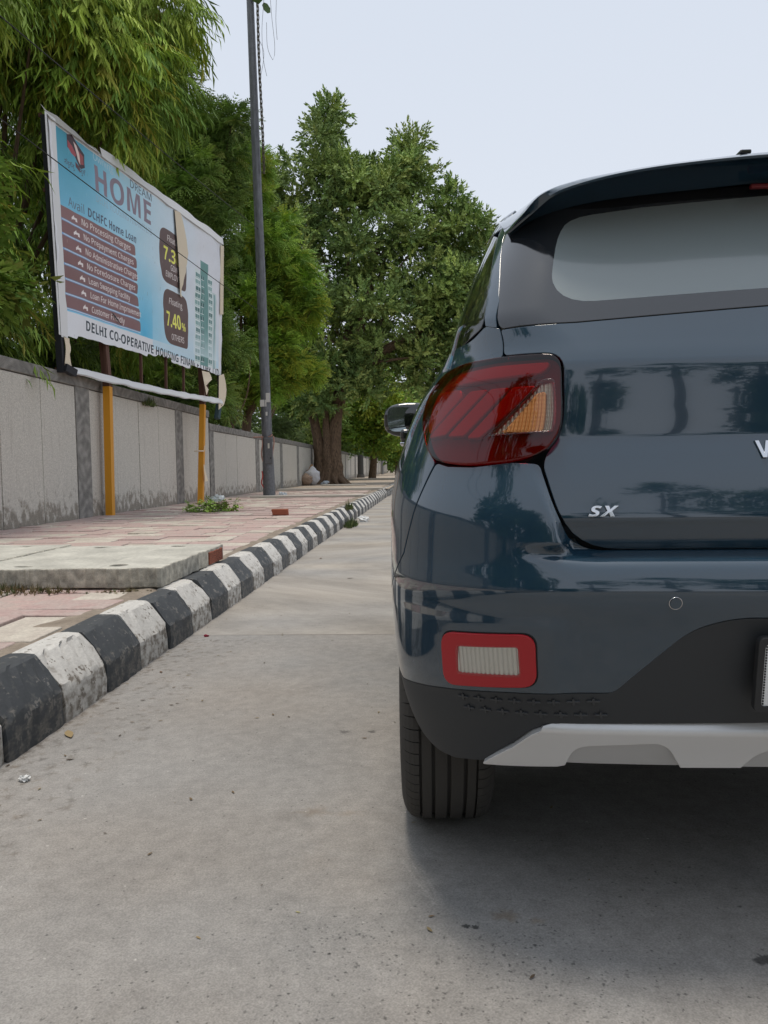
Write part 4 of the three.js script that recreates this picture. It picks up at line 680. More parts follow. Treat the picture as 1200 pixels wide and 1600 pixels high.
// number plate
{
  const plate = part('number_plate', rbox(.478, .120, .006, .002, 0, .528, -.012), M.plate, car); plate.geometry.translate(0, -.528, 0).rotateX(.14).translate(0, .528, 0);
  const frame = new THREE.Shape(); const rr2 = (s, w, h, r) => { s.moveTo(-w + r, -h); s.lineTo(w - r, -h); s.quadraticCurveTo(w, -h, w, -h + r); s.lineTo(w, h - r); s.quadraticCurveTo(w, h, w - r, h); s.lineTo(-w + r, h); s.quadraticCurveTo(-w, h, -w, h - r); s.lineTo(-w, -h + r); s.quadraticCurveTo(-w, -h, -w + r, -h); };
  rr2(frame, .2475, .068, .012); const hole = new THREE.Path(); rr2(hole, .2375, .0575, .008); frame.holes.push(hole);
  part('plate_frame', new THREE.ExtrudeGeometry(frame, { depth: .010, bevelEnabled: true, bevelThickness: .002, bevelSize: .001, bevelSegments: 2 }).translate(0, 0, -.008).rotateX(.14).translate(0, .528, -.010), M.blackPlastic, plate);
  const dots = []; for (let i = 0; i < 22; i++) for (const sg of [-1, 1]) dots.push(rbox(.003, .0035, .002, .0008, sg * .2335, -.052 + i * .00495, .0035, 1));
  part('plate_stitching', merge(dots).rotateX(.14).translate(0, .528, -.012), M.blackPlastic, plate);
  const ind = new TextGeometry('IND', { font, size: .017, depth: .0006, curveSegments: 3 }); ind.translate(-.227, -.005, .0034).rotateX(.14).translate(0, .528, -.012); part('plate_lettering', ind, std([.02, .05, .20], .5), plate);
  part('plate_hologram', box(.018, .018, .0008, -.213, .036, .0034).rotateX(.14).translate(0, .528, -.012), std([.42, .43, .46], .2, { metalness: .7 }), plate);
}
// door mirrors and handles
for (const sg of [-1, 1]) {
  const g = new THREE.SphereGeometry(1, 28, 18), p = g.attributes.position;
  for (let i = 0; i < p.count; i++) { let x = p.getX(i), y = p.getY(i), z = p.getZ(i); const e = (v) => Math.sign(v) * Math.pow(Math.abs(v), .62); x = e(x) * .112; y = e(y) * .082; z = z > 0 ? z * .03 : z * .09; if (x * sg > 0) y *= 1 - .12 * (x * sg / .112); p.setXYZ(i, x, y, z); }
  g.computeVertexNormals();
  const mc = [sg * .885, 1.122, -2.35];
  const shell = part('door_mirror', g.translate(...mc), M.glossBlack, car);
  const ms = new THREE.Shape(), pts = fillet([[-.095, -.055, .04], [.095, -.055, .04], [.095, .055, .04], [-.095, .062, .04]], .02); pts.forEach((q, i) => (i ? ms.lineTo(...q) : ms.moveTo(...q)));
  part('mirror_glass', new THREE.ExtrudeGeometry(ms, { depth: .003, bevelEnabled: false }).rotateY(sg * -.18).translate(mc[0], mc[1], mc[2] + .024), std([.55, .60, .60], .03, { metalness: 1 }), shell);
  part('mirror_foot', rbox(.09, .05, .09, .015, sg * .80, 1.065, -2.37), M.glossBlack, shell);
  for (const s of [1.20, 2.18]) {
    const h = part('door_handle', rbox(.035, .045, .20, .014, sg * (bodyW(1.0) + .030), 1.0, -s - .1, 3), M.glossBlack, car);
    part('handle_trim', rbox(.036, .010, .19, .004, sg * (bodyW(1.0) + .031), .975, -s - .1, 3), M.chrome, h);
  }
}
// wheels
function makeTyre() {
  const R = .332, w = .108, gs = [];
  const prof = [[.205, -.085], [.215, -.098], [.26, -.110], [.285, -.1075], [.303, -.100], [.313, -.090], [.3195, -.07], [.3215, 0], [.3195, .07], [.313, .090], [.303, .100], [.285, .1075], [.26, .110], [.215, .098], [.205, .085]];
  gs.push(new THREE.LatheGeometry(prof.map((p) => new THREE.Vector2(p[0], p[1])), 96).rotateZ(Math.PI / 2));
  for (const [a, b, ra, rb] of [[-.062, -.042, .3312, .3316], [-.0345, -.0055, .332, .332], [.0025, .0300, .332, .332], [.0375, .0600, .3316, .3312]]) {
    const e = .0012, pr = [[.318, a], [ra - e, a], [ra, a + e], [rb, b - e], [rb - e, b], [.318, b]];
    gs.push(new THREE.LatheGeometry(pr.map((p) => new THREE.Vector2(p[0], p[1])), 96).rotateZ(Math.PI / 2));
  }
  const NB = 72;
  for (let i = 0; i < NB; i++) for (const sg of [-1, 1]) {        // shoulder blocks parted by sipes
    const a = (i + (sg > 0 ? .4 : 0)) / NB * 2 * Math.PI, len = 2 * Math.PI * R / NB - .0028, sh = new THREE.Shape();
    [[.066, .3185], [.066, .3308], [.078, .3290], [.088, .3240], [.097, .3150], [.1045, .300], [.1085, .285], [.104, .285], [.094, .308]].forEach((q, k) => (k ? sh.lineTo(sg * q[0], q[1]) : sh.moveTo(sg * q[0], q[1])));
    gs.push(new THREE.ExtrudeGeometry(sh, { depth: len, bevelEnabled: false }).translate(0, 0, -len / 2).rotateX(a));
  }
  return merge(gs.map((g) => { const o = bare(g); return o; }));
}
{
  const tyre = makeTyre();
  for (const [sg, s] of [[-1, .665], [1, .665], [-1, 3.165], [1, 3.165]]) {
    const wheel = new THREE.Group(); wheel.name = 'wheel'; wheel.position.set(sg * .768, .3318, -s); car.add(wheel);
    part('tyre', tyre, M.rubber, wheel);
    const face = [new THREE.TorusGeometry(.2, .012, 8, 48).rotateY(Math.PI / 2).translate(sg * .095, 0, 0), new THREE.CylinderGeometry(.206, .206, .15, 40, 1, true).rotateZ(Math.PI / 2), new THREE.CylinderGeometry(.06, .06, .03, 24).rotateZ(Math.PI / 2).translate(sg * .075, 0, 0)];
    for (let i = 0; i < 5; i++) face.push(rbox(.03, .15, .055, .008, 0, .125, 0).rotateZ(sg * -.08).rotateX(i * 2 * Math.PI / 5).translate(sg * .075, 0, 0));
    part('rim', merge(face), M.alloy, wheel);
    part('brake_disc', new THREE.CylinderGeometry(.14, .14, .02, 32).rotateZ(Math.PI / 2).translate(sg * -.02, 0, 0), M.groove, wheel);
    const liner = [new THREE.CylinderGeometry(.384, .384, .23, 32, 1, true, 0, Math.PI).rotateZ(Math.PI / 2).rotateX(-Math.PI / 2 * 0).translate(0, 0, 0)];
    part('arch_liner', liner[0].translate(sg * .715, .335, -s), M.dark, car);
  }
}
// inside and underside
part('underbody', merge([box(1.45, .05, 3.3, 0, .345, -1.95), box(.9, .12, .5, 0, .37, -.62), new THREE.CylinderGeometry(.03, .03, .5, 16).rotateX(Math.PI / 2).translate(.42, .345, -.35)]), M.dark, car);
cp('inner_shell', (u, y) => bodyAt(u, y), [[-2.99, .34], [2.99, .34], [2.99, 1.02], [2.2, 1.02], [1.6, 1.08], [.8, 1.08], [.6, .88], [.5, .70], [-.5, .70], [-.6, .88], [-.8, 1.08], [-1.6, 1.08], [-2.2, 1.02], [-2.99, 1.02]], M.dark, { off: -.05, rim: 0, step: .04 });
part('dashboard', rbox(1.3, .30, .45, .06, 0, .92, -2.72), M.interior, car);
part('cargo_floor', box(1.25, .04, .75, 0, .70, -.55), M.interior, car);
for (const [x, s, w] of [[0, 1.05, 1.20], [-.36, 1.95, .5], [.36, 1.95, .5]]) {
  const seat = part('seat', merge([rbox(w, .58, .16, .06, 0, .28, 0).rotateX(-.2), rbox(w, .18, .52, .06, 0, -.02, -.30)]).translate(x, .66, -s), M.interior, car);
  for (const hx of w > 1 ? [-.4, .4] : [0]) part('headrest', rbox(.26, .15, .10, .045, x + hx, 1.26, -s + .10), M.interior, seat);
}
// ---------------------------------------------------------------- trees
function limb(pts, radii, seg = 9, bark = .06) {
  const c = new THREE.CatmullRomCurve3(pts.map(v3)), n = Math.max(6, pts.length * 5), pos = [], uv = [], idx = [], fr = c.computeFrenetFrames(n, false);
  for (let i = 0; i <= n; i++) {
    const t = i / n, p = c.getPointAt(t), x = t * (radii.length - 1), k = Math.min(radii.length - 2, Math.floor(x)), r = radii[k] + (radii[k + 1] - radii[k]) * (x - k);
    for (let j = 0; j <= seg; j++) { const a = j / seg * 2 * Math.PI, q = r * (1 + bark * 2.2 * noise3(Math.cos(a) * 1.6 + p.x, p.y * .9, Math.sin(a) * 1.6 + p.z)), d = fr.normals[i].clone().multiplyScalar(Math.cos(a) * q).addScaledVector(fr.binormals[i], Math.sin(a) * q); pos.push(p.x + d.x, p.y + d.y, p.z + d.z); uv.push(j / seg * 2, t * n * .25); }
  }
  for (let i = 0; i < n; i++) for (let j = 0; j < seg; j++) { const a = i * (seg + 1) + j, b = a + seg + 1; idx.push(a, a + 1, b + 1, a, b + 1, b); }
  const g = new THREE.BufferGeometry(); g.setAttribute('position', new THREE.Float32BufferAttribute(pos, 3)); g.setAttribute('uv', new THREE.Float32BufferAttribute(uv, 2)); g.setIndex(idx); g.computeVertexNormals(); return g;
}
const barkM = new THREE.MeshStandardMaterial({ map: dataTex(256, 512, (u, v) => { const n = fbm(noise2, u * 10, v * 4, 4), r = noise2(u * 34, v * 5), g = rnd() - .5, k = 1 + .32 * n + .2 * r + .15 * g; return [108 * k, 88 * k, 70 * k]; }), roughness: .95 });
barkM.bumpMap = barkM.map; barkM.bumpScale = .02;
// leaves: P collects triangles
class Leaves {
  constructor() { this.p = []; }
  leaf(o, dir, side, len, wid, droop = .15) {                       // a folded, drooping blade of four faces
    const up = v3(dir).cross(v3(side)).normalize(), D = v3(dir).normalize(), S = v3(side).normalize(), O = v3(o);
    const at = (l, w, h) => O.clone().addScaledVector(D, l * len).addScaledVector(S, w * wid).addScaledVector(up, h * len);
    const b = at(0, 0, 0), l = at(.42, -.5, .05 - droop * .2), r = at(.42, .5, .05 - droop * .2), m = at(.45, 0, -droop * .25), t = at(1, 0, -droop);
    for (const f of [[b, m, l], [b, r, m], [l, m, t], [m, r, t]]) for (const q of f) this.p.push(q.x, q.y, q.z);
    return this;
  }
  stick(a, b, w) { const A = v3(a), B = v3(b), d = B.clone().sub(A), s = new THREE.Vector3(d.y, -d.x, d.z * .3).normalize().multiplyScalar(w), s2 = new THREE.Vector3(0, 0, w); for (const k of [s, s2]) for (const q of [A.clone().add(k), A.clone().sub(k), B]) this.p.push(q.x, q.y, q.z); return this; }
  build() { const g = new THREE.BufferGeometry(); g.setAttribute('position', new THREE.Float32BufferAttribute(this.p, 3)); g.computeVertexNormals(); return g; }
}
const sprays = {};
function spray(kind) {                                             // a few variants of each kind of leafy twig; the twig grows along +x
  if (sprays[kind]) return sprays[kind];
  return (sprays[kind] = [0, 1, 2].map(() => {
    const L = new Leaves();
    if (kind === 'weeping') {                                      // long narrow hanging leaves along an arching twig
      for (let i = 0; i < 13; i++) { const t = i / 12, x = t * .36, y = -.34 * t * t, sg = i % 2 ? 1 : -1; L.leaf([x, y, sg * .01], [.12 + rr(-.2, .3) + t * .1, -1, sg * rr(.1, .5)], [rr(-.5, .5), .15, rr(.4, 1) * sg], rr(.14, .23), rr(.030, .043), rr(.05, .3)); }
    } else if (kind === 'feather') {                               // pinnate fronds with small leaflets
      for (let f = 0; f < 5; f++) { const a = rr(-1.2, 1.2), e = rr(-.5, .35), d = [Math.cos(a) * Math.cos(e), Math.sin(e), Math.sin(a) * Math.cos(e)], l = rr(.26, .40);
        for (let i = 0; i < 6; i++) { const t = .18 + i / 5 * .82, o = [d[0] * l * t, d[1] * l * t - .10 * t * t, d[2] * l * t]; for (const sg of [-1, 1]) L.leaf(o, [d[0] * .5 - sg * d[2], d[1] - .25, d[2] * .5 + sg * d[0]], [d[0], .15, d[2]], rr(.075, .105), .034, .2); } }
    } else if (kind === 'glossy') {                                // stiff pointed oval leaves round an upright twig
      for (let i = 0; i < 13; i++) { const t = i / 12, a = i * 2.4, o = [t * .36, .05 * t, 0]; L.leaf(o, [.55 + t * .5, Math.sin(a) * .8 + .1, Math.cos(a) * .8], [-.3, Math.cos(a), -Math.sin(a)], rr(.10, .15), rr(.062, .082), rr(.0, .25)); }
    } else if (kind === 'heart') {
      for (let i = 0; i < 7; i++) { const a = i * 2.4; L.leaf([rr(0, .25), rr(-.12, .05), rr(-.1, .1)], [.5 + rr(-.2, .5), -.6 + rr(-.3, .3), Math.cos(a) * .7], [rr(-.3, .3), .2, 1], rr(.09, .13), rr(.075, .10), .1); }
    } else {                                                       // far: bigger plain leaves
      for (let i = 0; i < 10; i++) { const a = i * 2.4, o = [rr(0, .45), rr(-.15, .2), rr(-.2, .2)]; L.leaf(o, [.6, Math.sin(a) * .7, Math.cos(a)], [-.3, Math.cos(a), -Math.sin(a)], rr(.16, .26), rr(.08, .12), .2); }
    }
    return L.build();
  }));
}
const leafM = new THREE.MeshStandardMaterial({ color: 0xffffff, roughness: .75, side: THREE.DoubleSide });
const palettes = {
  weeping: [[0.195, 0.312, 0.042], [0.264, 0.397, 0.051], [0.317, 0.439, 0.059], [0.149, 0.252, 0.040], [0.361, 0.454, 0.071], [0.388, 0.387, 0.064]],
  feather: [[0.198, 0.337, 0.034], [0.244, 0.389, 0.038], [0.152, 0.277, 0.034], [0.281, 0.419, 0.048], [0.319, 0.374, 0.036]],
  neem: [[0.161, 0.262, 0.048], [0.141, 0.236, 0.043], [0.184, 0.286, 0.050], [0.217, 0.326, 0.056], [0.117, 0.204, 0.038], [0.233, 0.294, 0.063]],
  ficus: [[0.173, 0.264, 0.068], [0.221, 0.311, 0.076], [0.137, 0.222, 0.059], [0.268, 0.358, 0.089], [0.335, 0.405, 0.111], [0.191, 0.274, 0.076]],
  heart: [[0.203, 0.340, 0.050], [0.160, 0.279, 0.041], [0.254, 0.388, 0.065], [0.232, 0.286, 0.054]],
  dark: [[0.087, 0.143, 0.036], [0.113, 0.170, 0.043], [0.138, 0.204, 0.050]],
};
function crown(parent, kind, palette, clumps, opts = {}) {          // clumps: [x, y, z, radius, sprays]
  const vars = spray(kind), buckets = vars.map(() => []), up = new THREE.Vector3(0, 1, 0), pal = palettes[palette];
  for (const [cx, cy, cz, r, n] of clumps) {
    const tone = rr(.82, 1.2), sy = opts.squash || .8, base = pal[Math.floor(rnd() * pal.length)];
    for (let i = 0; i < n; i++) {
      const th = rnd() * 2 * Math.PI, ct = rr(-1, 1), st = Math.sqrt(1 - ct * ct), d = new THREE.Vector3(Math.cos(th) * st, ct, Math.sin(th) * st), k = r * Math.pow(rr(.12, 1), .5) * (1 + .22 * noise3(d.x * 2 + cx, d.y * 2 + cy, d.z * 2 + cz));
      const p = new THREE.Vector3(cx + d.x * k, cy + d.y * k * sy, cz + d.z * k);
      const out = kind === 'weeping' ? new THREE.Vector3(d.x, .15 + .2 * d.y, d.z) : new THREE.Vector3(d.x, d.y + (opts.lift ?? .25), d.z); out.x += rr(-.5, .5); out.z += rr(-.5, .5); out.y += rr(-.25, .25); out.normalize();
      const side = new THREE.Vector3().crossVectors(out, up).normalize(), tp = new THREE.Vector3().crossVectors(side, out).normalize(), m = new THREE.Matrix4().makeBasis(out, tp, side), s = rr(.75, 1.3) * (opts.size || 1);
      m.scale(new THREE.Vector3(s, s, s)); m.setPosition(p.x - out.x * .15 * s, p.y - out.y * .15 * s, p.z - out.z * .15 * s);
      const c = rnd() < .6 ? base : pal[Math.floor(rnd() * pal.length)], t = tone * rr(.8, 1.25); buckets[Math.floor(rnd() * vars.length)].push([m, c, t]);
    }
  }
  vars.forEach((g, i) => { const im = new THREE.InstancedMesh(g, leafM, buckets[i].length); im.name = 'crown'; im.castShadow = im.receiveShadow = true; im.userData.kind = 'stuff'; buckets[i].forEach(([m, c, t], k) => { im.setMatrixAt(k, m); im.setColorAt(k, lin(c[0] * t, c[1] * t, c[2] * t)); }); parent.add(im); });
}
// scatter clumps over the outside and inside of lobes [x, y, z, rx, ry, rz, count]
const lobes = (list, r0, r1, n) => list.flatMap(([x, y, z, rx, ry, rz, k]) => Array.from({ length: k }, () => { const th = rnd() * 2 * Math.PI, ct = rr(-1, 1), st = Math.sqrt(1 - ct * ct), d = Math.pow(rr(.15, 1), .42), r = rr(r0, r1); return [x + Math.cos(th) * st * rx * d, y + ct * ry * d, z + Math.sin(th) * st * rz * d, r, Math.round(n * r * r)]; }));
function tree(name, label, pos, trunkParts, kind, palette, clumps, opts = {}, group) {
  const t = thing(name, label, 'tree', [0, 0, 0], group);
  if (trunkParts.length) part('trunk', merge(trunkParts.slice(0, opts.trunks || 1)), barkM, t);
  trunkParts.slice(opts.trunks || 1).forEach((g) => part('limb', g, barkM, t));
  crown(t, kind, palette, clumps, opts); return t;
}
const limbsTo = (base, clumps, every, r = .05) => clumps.filter((_, i) => i % every === 0).map(([x, y, z]) => limb([base, [(base[0] + x) / 2 + rr(-.3, .3), (base[1] + y) / 2 + rr(0, .5), (base[2] + z) / 2 + rr(-.3, .3)], [x, y, z]], [r, r * .6, r * .2], 6));
const KN = [];
{ // weeping trees behind the wall, hanging over the billboard
  const mk = (label, base, L, n, dens, r0 = .45, r1 = .8) => { const c = lobes(L, r0, r1, dens), b = [base[0], base[1] + 3.2, base[2]]; tree('weeping_tree', label, base, [limb([base, [base[0] + .1, base[1] + 1.6, base[2]], b, [base[0] + .1, base[1] + 7, base[2] + .2]], [.16, .13, .11, .05]), ...limbsTo(b, c, n)], 'weeping', 'weeping', c, {}, 'weeping trees behind the wall'); };
  mk('weeping tree with long narrow leaves at the near end of the billboard', [-6.7, 0, -7.6], [[-6.3, 4.6, -7.4, 1.1, 3.0, 1.9, 26], [-6.2, 8.0, -7.8, 1.5, 1.8, 2, 16], [-5.6, 6.4, -8.4, .8, 2.6, 1.0, 14], [-5.75, 3.2, -9.2, .5, 1.2, .9, 8]], 7, 185);
  mk('weeping tree with a bright crown hanging over the top of the billboard', [-6.6, 0, -11.8], [[-6.5, 5.0, -11.6, 1.1, 3.2, 2.2, 26], [-5.4, 8.5, -12.0, 1.6, 1.8, 2.2, 32], [-4.85, 7.2, -12.2, .9, .9, 1.4, 12], [-6.0, 10.2, -12.5, 1.8, 1.6, 2, 18]], 7, 185);
  mk('weeping tree with dull leaves behind the middle of the billboard', [-7.2, 0, -15.6], [[-7.0, 5.4, -15.4, 1.2, 3.6, 2.0, 28], [-6.4, 8.6, -15.2, 1.3, 2.2, 2, 22], [-6.9, 11.4, -16, 1.2, 1.4, 1.6, 10]], 7, 165);
}
{ // darker neem-like tree behind the far half of the billboard
  const L = [[-7.6, 9.6, -21, 1.7, 1.8, 2, 24], [-6.3, 8.0, -20.5, 1.2, 1.8, 1.6, 20], [-7.2, 5.6, -20.5, 1.8, 2.4, 2.2, 34], [-5.9, 5.2, -19.6, .9, 1.8, 1.2, 16], [-6.3, 2.9, -19.5, 1.3, 1.2, 1.6, 18], [-5.9, 10.4, -21.5, .9, .9, 1, 5], [-5.6, 7.2, -20, .9, 1.5, 1.2, 14], [-5.5, 3.6, -20, .7, 1.2, 1.2, 12], [-5.3, 9.3, -20.5, .9, 1.1, 1.1, 12], [-6.6, 11.2, -21, .9, .8, 1, 6]], c = lobes(L, .4, .75, 125);
  tree('neem_tree', 'dark neem tree with fine leaves rising behind the far half of the billboard', [-7, 0, -20.8], [limb([[-7, 0, -20.8], [-6.9, 3, -20.7], [-7.1, 6, -20.8], [-7, 9, -20.9]], [.22, .18, .14, .05]), ...limbsTo([-6.9, 3, -20.7], c, 9)], 'feather', 'neem', c, { lift: .1 });
}
{ // bright feathery tree just beyond the lamp post
  const L = [[-5.7, 10.4, -26.2, 1.2, 1.4, 1.4, 20], [-5.0, 7.9, -26, 1.35, 1.3, 1.5, 26], [-5.9, 6.1, -25.6, 1.4, 1.5, 1.5, 26], [-4.3, 6.3, -26, .95, 1.1, 1.2, 16], [-5.0, 4.6, -25.6, 1.2, 1.1, 1.3, 20], [-6.2, 3.9, -25.5, 1.0, 1.0, 1.2, 12], [-4.2, 4.5, -25.8, .7, .8, .9, 8]], c = lobes(L, .4, .7, 150);
  tree('feathery_tree', 'bright green feathery tree leaning over the wall behind the lamp post', [-6, 0, -26.2], [limb([[-6.1, 0, -26.4], [-6.0, 2.4, -26.3], [-5.6, 5, -26.2], [-5.3, 8.6, -26.2]], [.18, .15, .11, .04]), ...limbsTo([-6, 2.6, -26.3], c, 9)], 'feather', 'feather', c, { lift: -.05 });
}
{ // the large fig tree on the footpath
  const L = [[-5.4, 12.2, -34.5, 2.0, 2.2, 2.6, 40], [-2.2, 11.2, -34, 2.6, 2.3, 2.8, 60], [.9, 9.4, -34, 2.0, 2.0, 2.4, 40], [-4.8, 8.4, -34.5, 2.4, 2.4, 3, 50], [-1.2, 7.2, -34, 2.8, 2.0, 3, 60], [1.7, 6.9, -34, 1.1, 1.7, 1.8, 22], [-4.2, 15.0, -34.5, 1.0, 1.2, 1.4, 14], [-4.0, 16.2, -34.5, .5, .5, .6, 4], [-3.0, 13.4, -34.2, 1.5, 1.0, 1.5, 14], [-1.4, 12.9, -34, 1.4, 1.2, 1.5, 14], [1.3, 10.9, -34, 1.5, 1.2, 1.6, 18], [2.5, 8.8, -34, .9, 1.5, 1.2, 14], [-6.3, 11.9, -34.6, 1.4, 1.7, 1.6, 22], [-6.4, 8.8, -34.8, 1.3, 1.7, 1.6, 16], [-4.4, 4.2, -33.6, 1.3, .8, 1.2, 9], [-2.6, 4.5, -33.4, 1.3, .7, 1.2, 8], [.9, 5.6, -34.4, 1.8, 1.1, 1.8, 16], [-.3, 13.7, -34, 1.1, 1.2, 1.4, 16], [-.35, 14.9, -34, .5, .5, .5, 4], [1.6, 12.1, -34, .9, 1.0, 1.1, 9], [2.9, 10.6, -34, .55, .9, .8, 7], [-6.5, 13.9, -34.8, .7, .7, .9, 5], [-2.4, 13.7, -34.3, .8, .8, 1, 7], [-3.6, 5.2, -34.5, 2.2, .9, 2.4, 16], [.6, 4.9, -34.5, 1.8, .8, 1.8, 14], [1.4, 4.2, -36, 1.2, 1.0, 1.5, 10], [-5.8, 5.8, -34.5, 1.4, 1.3, 2, 14]], c = lobes(L, .45, .85, 58);
  const B = [-4.1, PY - .1, -34], tk = [
    limb([[-4.35, PY - .2, -34.0], [-4.45, 1.3, -34], [-4.75, 3.0, -34.1], [-5.2, 5.4, -34.3], [-5.4, 9, -34.4]], [.42, .22, .20, .18, .10], 14, .14),
    limb([[-3.85, PY - .2, -33.9], [-3.85, 1.6, -33.9], [-3.75, 3.1, -34], [-3.4, 4.8, -34], [-3.0, 8, -34.2]], [.46, .27, .26, .23, .12], 14, .14),
    limb([[-4.08, PY - .2, -33.75], [-4.10, 1.2, -33.8], [-4.15, 2.6, -33.9], [-4.3, 4.2, -34]], [.40, .24, .17, .07], 12, .14)];
  for (const [dx, dz] of [[-.75, .25], [-.45, .55], [0, .62], [.4, .6], [.75, .35], [.85, -.1]]) tk.push(limb([[-4.08 + dx * .25, 1.05, -33.9 + dz * .3], [-4.08 + dx * .55, .55, -33.9 + dz * .6], [-4.08 + dx, PY - .02, -33.9 + dz], [-4.08 + dx * 1.25, PY - .14, -33.9 + dz * 1.3]], [.13, .15, .11, .05], 8, .1));
  const arms = [limb([[-3.5, 4.3, -34], [-2.4, 5.4, -33.8], [-1.2, 6.2, -33.8], [.4, 7.2, -34], [1.4, 8.6, -34]], [.30, .24, .20, .13, .05], 10), limb([[-3.3, 5.0, -34], [-2.6, 7, -33.8], [-2.0, 9.5, -34], [-1.6, 12, -34]], [.24, .18, .12, .05]), limb([[-5.0, 4.6, -34.2], [-5.8, 6.4, -34.2], [-6.0, 9, -34.4]], [.2, .14, .05]), limb([[-2.4, 5.4, -33.8], [-1.4, 5.5, -33.2], [-.2, 5.6, -33]], [.1, .07, .03])];
  const t = tree('fig_tree', 'large fig tree with fused roots and a broad dense crown growing on the footpath', B, [...tk, ...arms, ...limbsTo([-3.2, 6, -34], c, 26, .06)], 'glossy', 'ficus', c, { trunks: tk.length, size: 1.3 });
}
{ // leafy creeper on top of the wall at its near end
  const t = thing('wall_creeper', 'broad-leaved green creeper spilling over the wall beside the billboard', 'creeper', [0, 0, 0]);
  const c = lobes([[-4.95, 3.75, -8.1, .35, .65, .65, 16], [-4.95, 3.0, -8.0, .3, .5, .55, 10], [-4.85, 3.25, -8.9, .2, .22, .45, 5], [-4.95, 2.45, -7.8, .22, .22, .5, 5]], .22, .38, 230);
  part('stem', merge([limb([[-5.3, 1.5, -8.4], [-5.35, 2.4, -8.3], [-5.2, 3.3, -8.5], [-5.05, 3.15, -9.6]], [.03, .025, .02, .008], 6), limb([[-5.35, 2.4, -8.3], [-5.4, 3.6, -8.0], [-5.3, 4.3, -8.1]], [.02, .015, .008], 6)]), barkM, t); crown(t, 'heart', 'heart', c);
}
{ // shrubs and thin trunks behind the wall
  const spots = [[-7.0, -10.2, 1.7], [-6.9, -13.4, 1.6], [-7.1, -16.8, 1.7], [-6.9, -18.6, 1.6], [-7.3, -22.8, 1.8], [-7.1, -29.5, 1.9], [-7.1, -32.8, 1.9], [-7.2, -37.5, 2.1]];
  spots.forEach(([x, z, r], i) => {
    const t = thing('shrub', ['dark shrub behind the near end of the billboard', 'dark shrub seen under the torn edge of the billboard', 'dark shrub behind the step in the wall', 'dark shrub at the billboard far end above the lower wall', 'dark shrub behind the wall near the lamp post', 'dark shrub between the feathery tree and the fig tree', 'dark shrub just behind the fig tree trunk', 'dark shrub past the fig tree trunk'][i], 'shrub', [0, 0, 0], 'shrubs behind the wall');
    part('stem', limb([[x, 0, z], [x + .1, 1.2, z], [x, 2.6, z]], [.06, .05, .02], 6), barkM, t); crown(t, 'feather', 'dark', lobes([[x, 2.1, z, r * .6, 1.5, r, 16]], .4, .7, 75));
  });
  [[-6.0, -24, 4.6], [-5.9, -28.4, 5], [-6.3, -31, 5.4], [-5.8, -19.6, 4.2], [-6.1, -21.6, 5]].forEach(([x, z, h], i) => { const t = thing('sapling', ['bare sapling behind the wall near the lamp post', 'bare sapling right of the feathery tree', 'bare sapling left of the fig tree', 'bare sapling beside the far end of the billboard', 'bare sapling between billboard and lamp post'][i], 'tree', [0, 0, 0], 'bare saplings behind the wall'); part('trunk', limb([[x, 0, z], [x + .15, h * .4, z], [x - .1, h * .75, z], [x + .3, h, z]], [.07, .055, .04, .015], 6), barkM, t); part('limb', limb([[x + .1, h * .5, z], [x + .6, h * .7, z + .2], [x + .8, h, z + .3]], [.035, .025, .01], 5), barkM, t); });
}
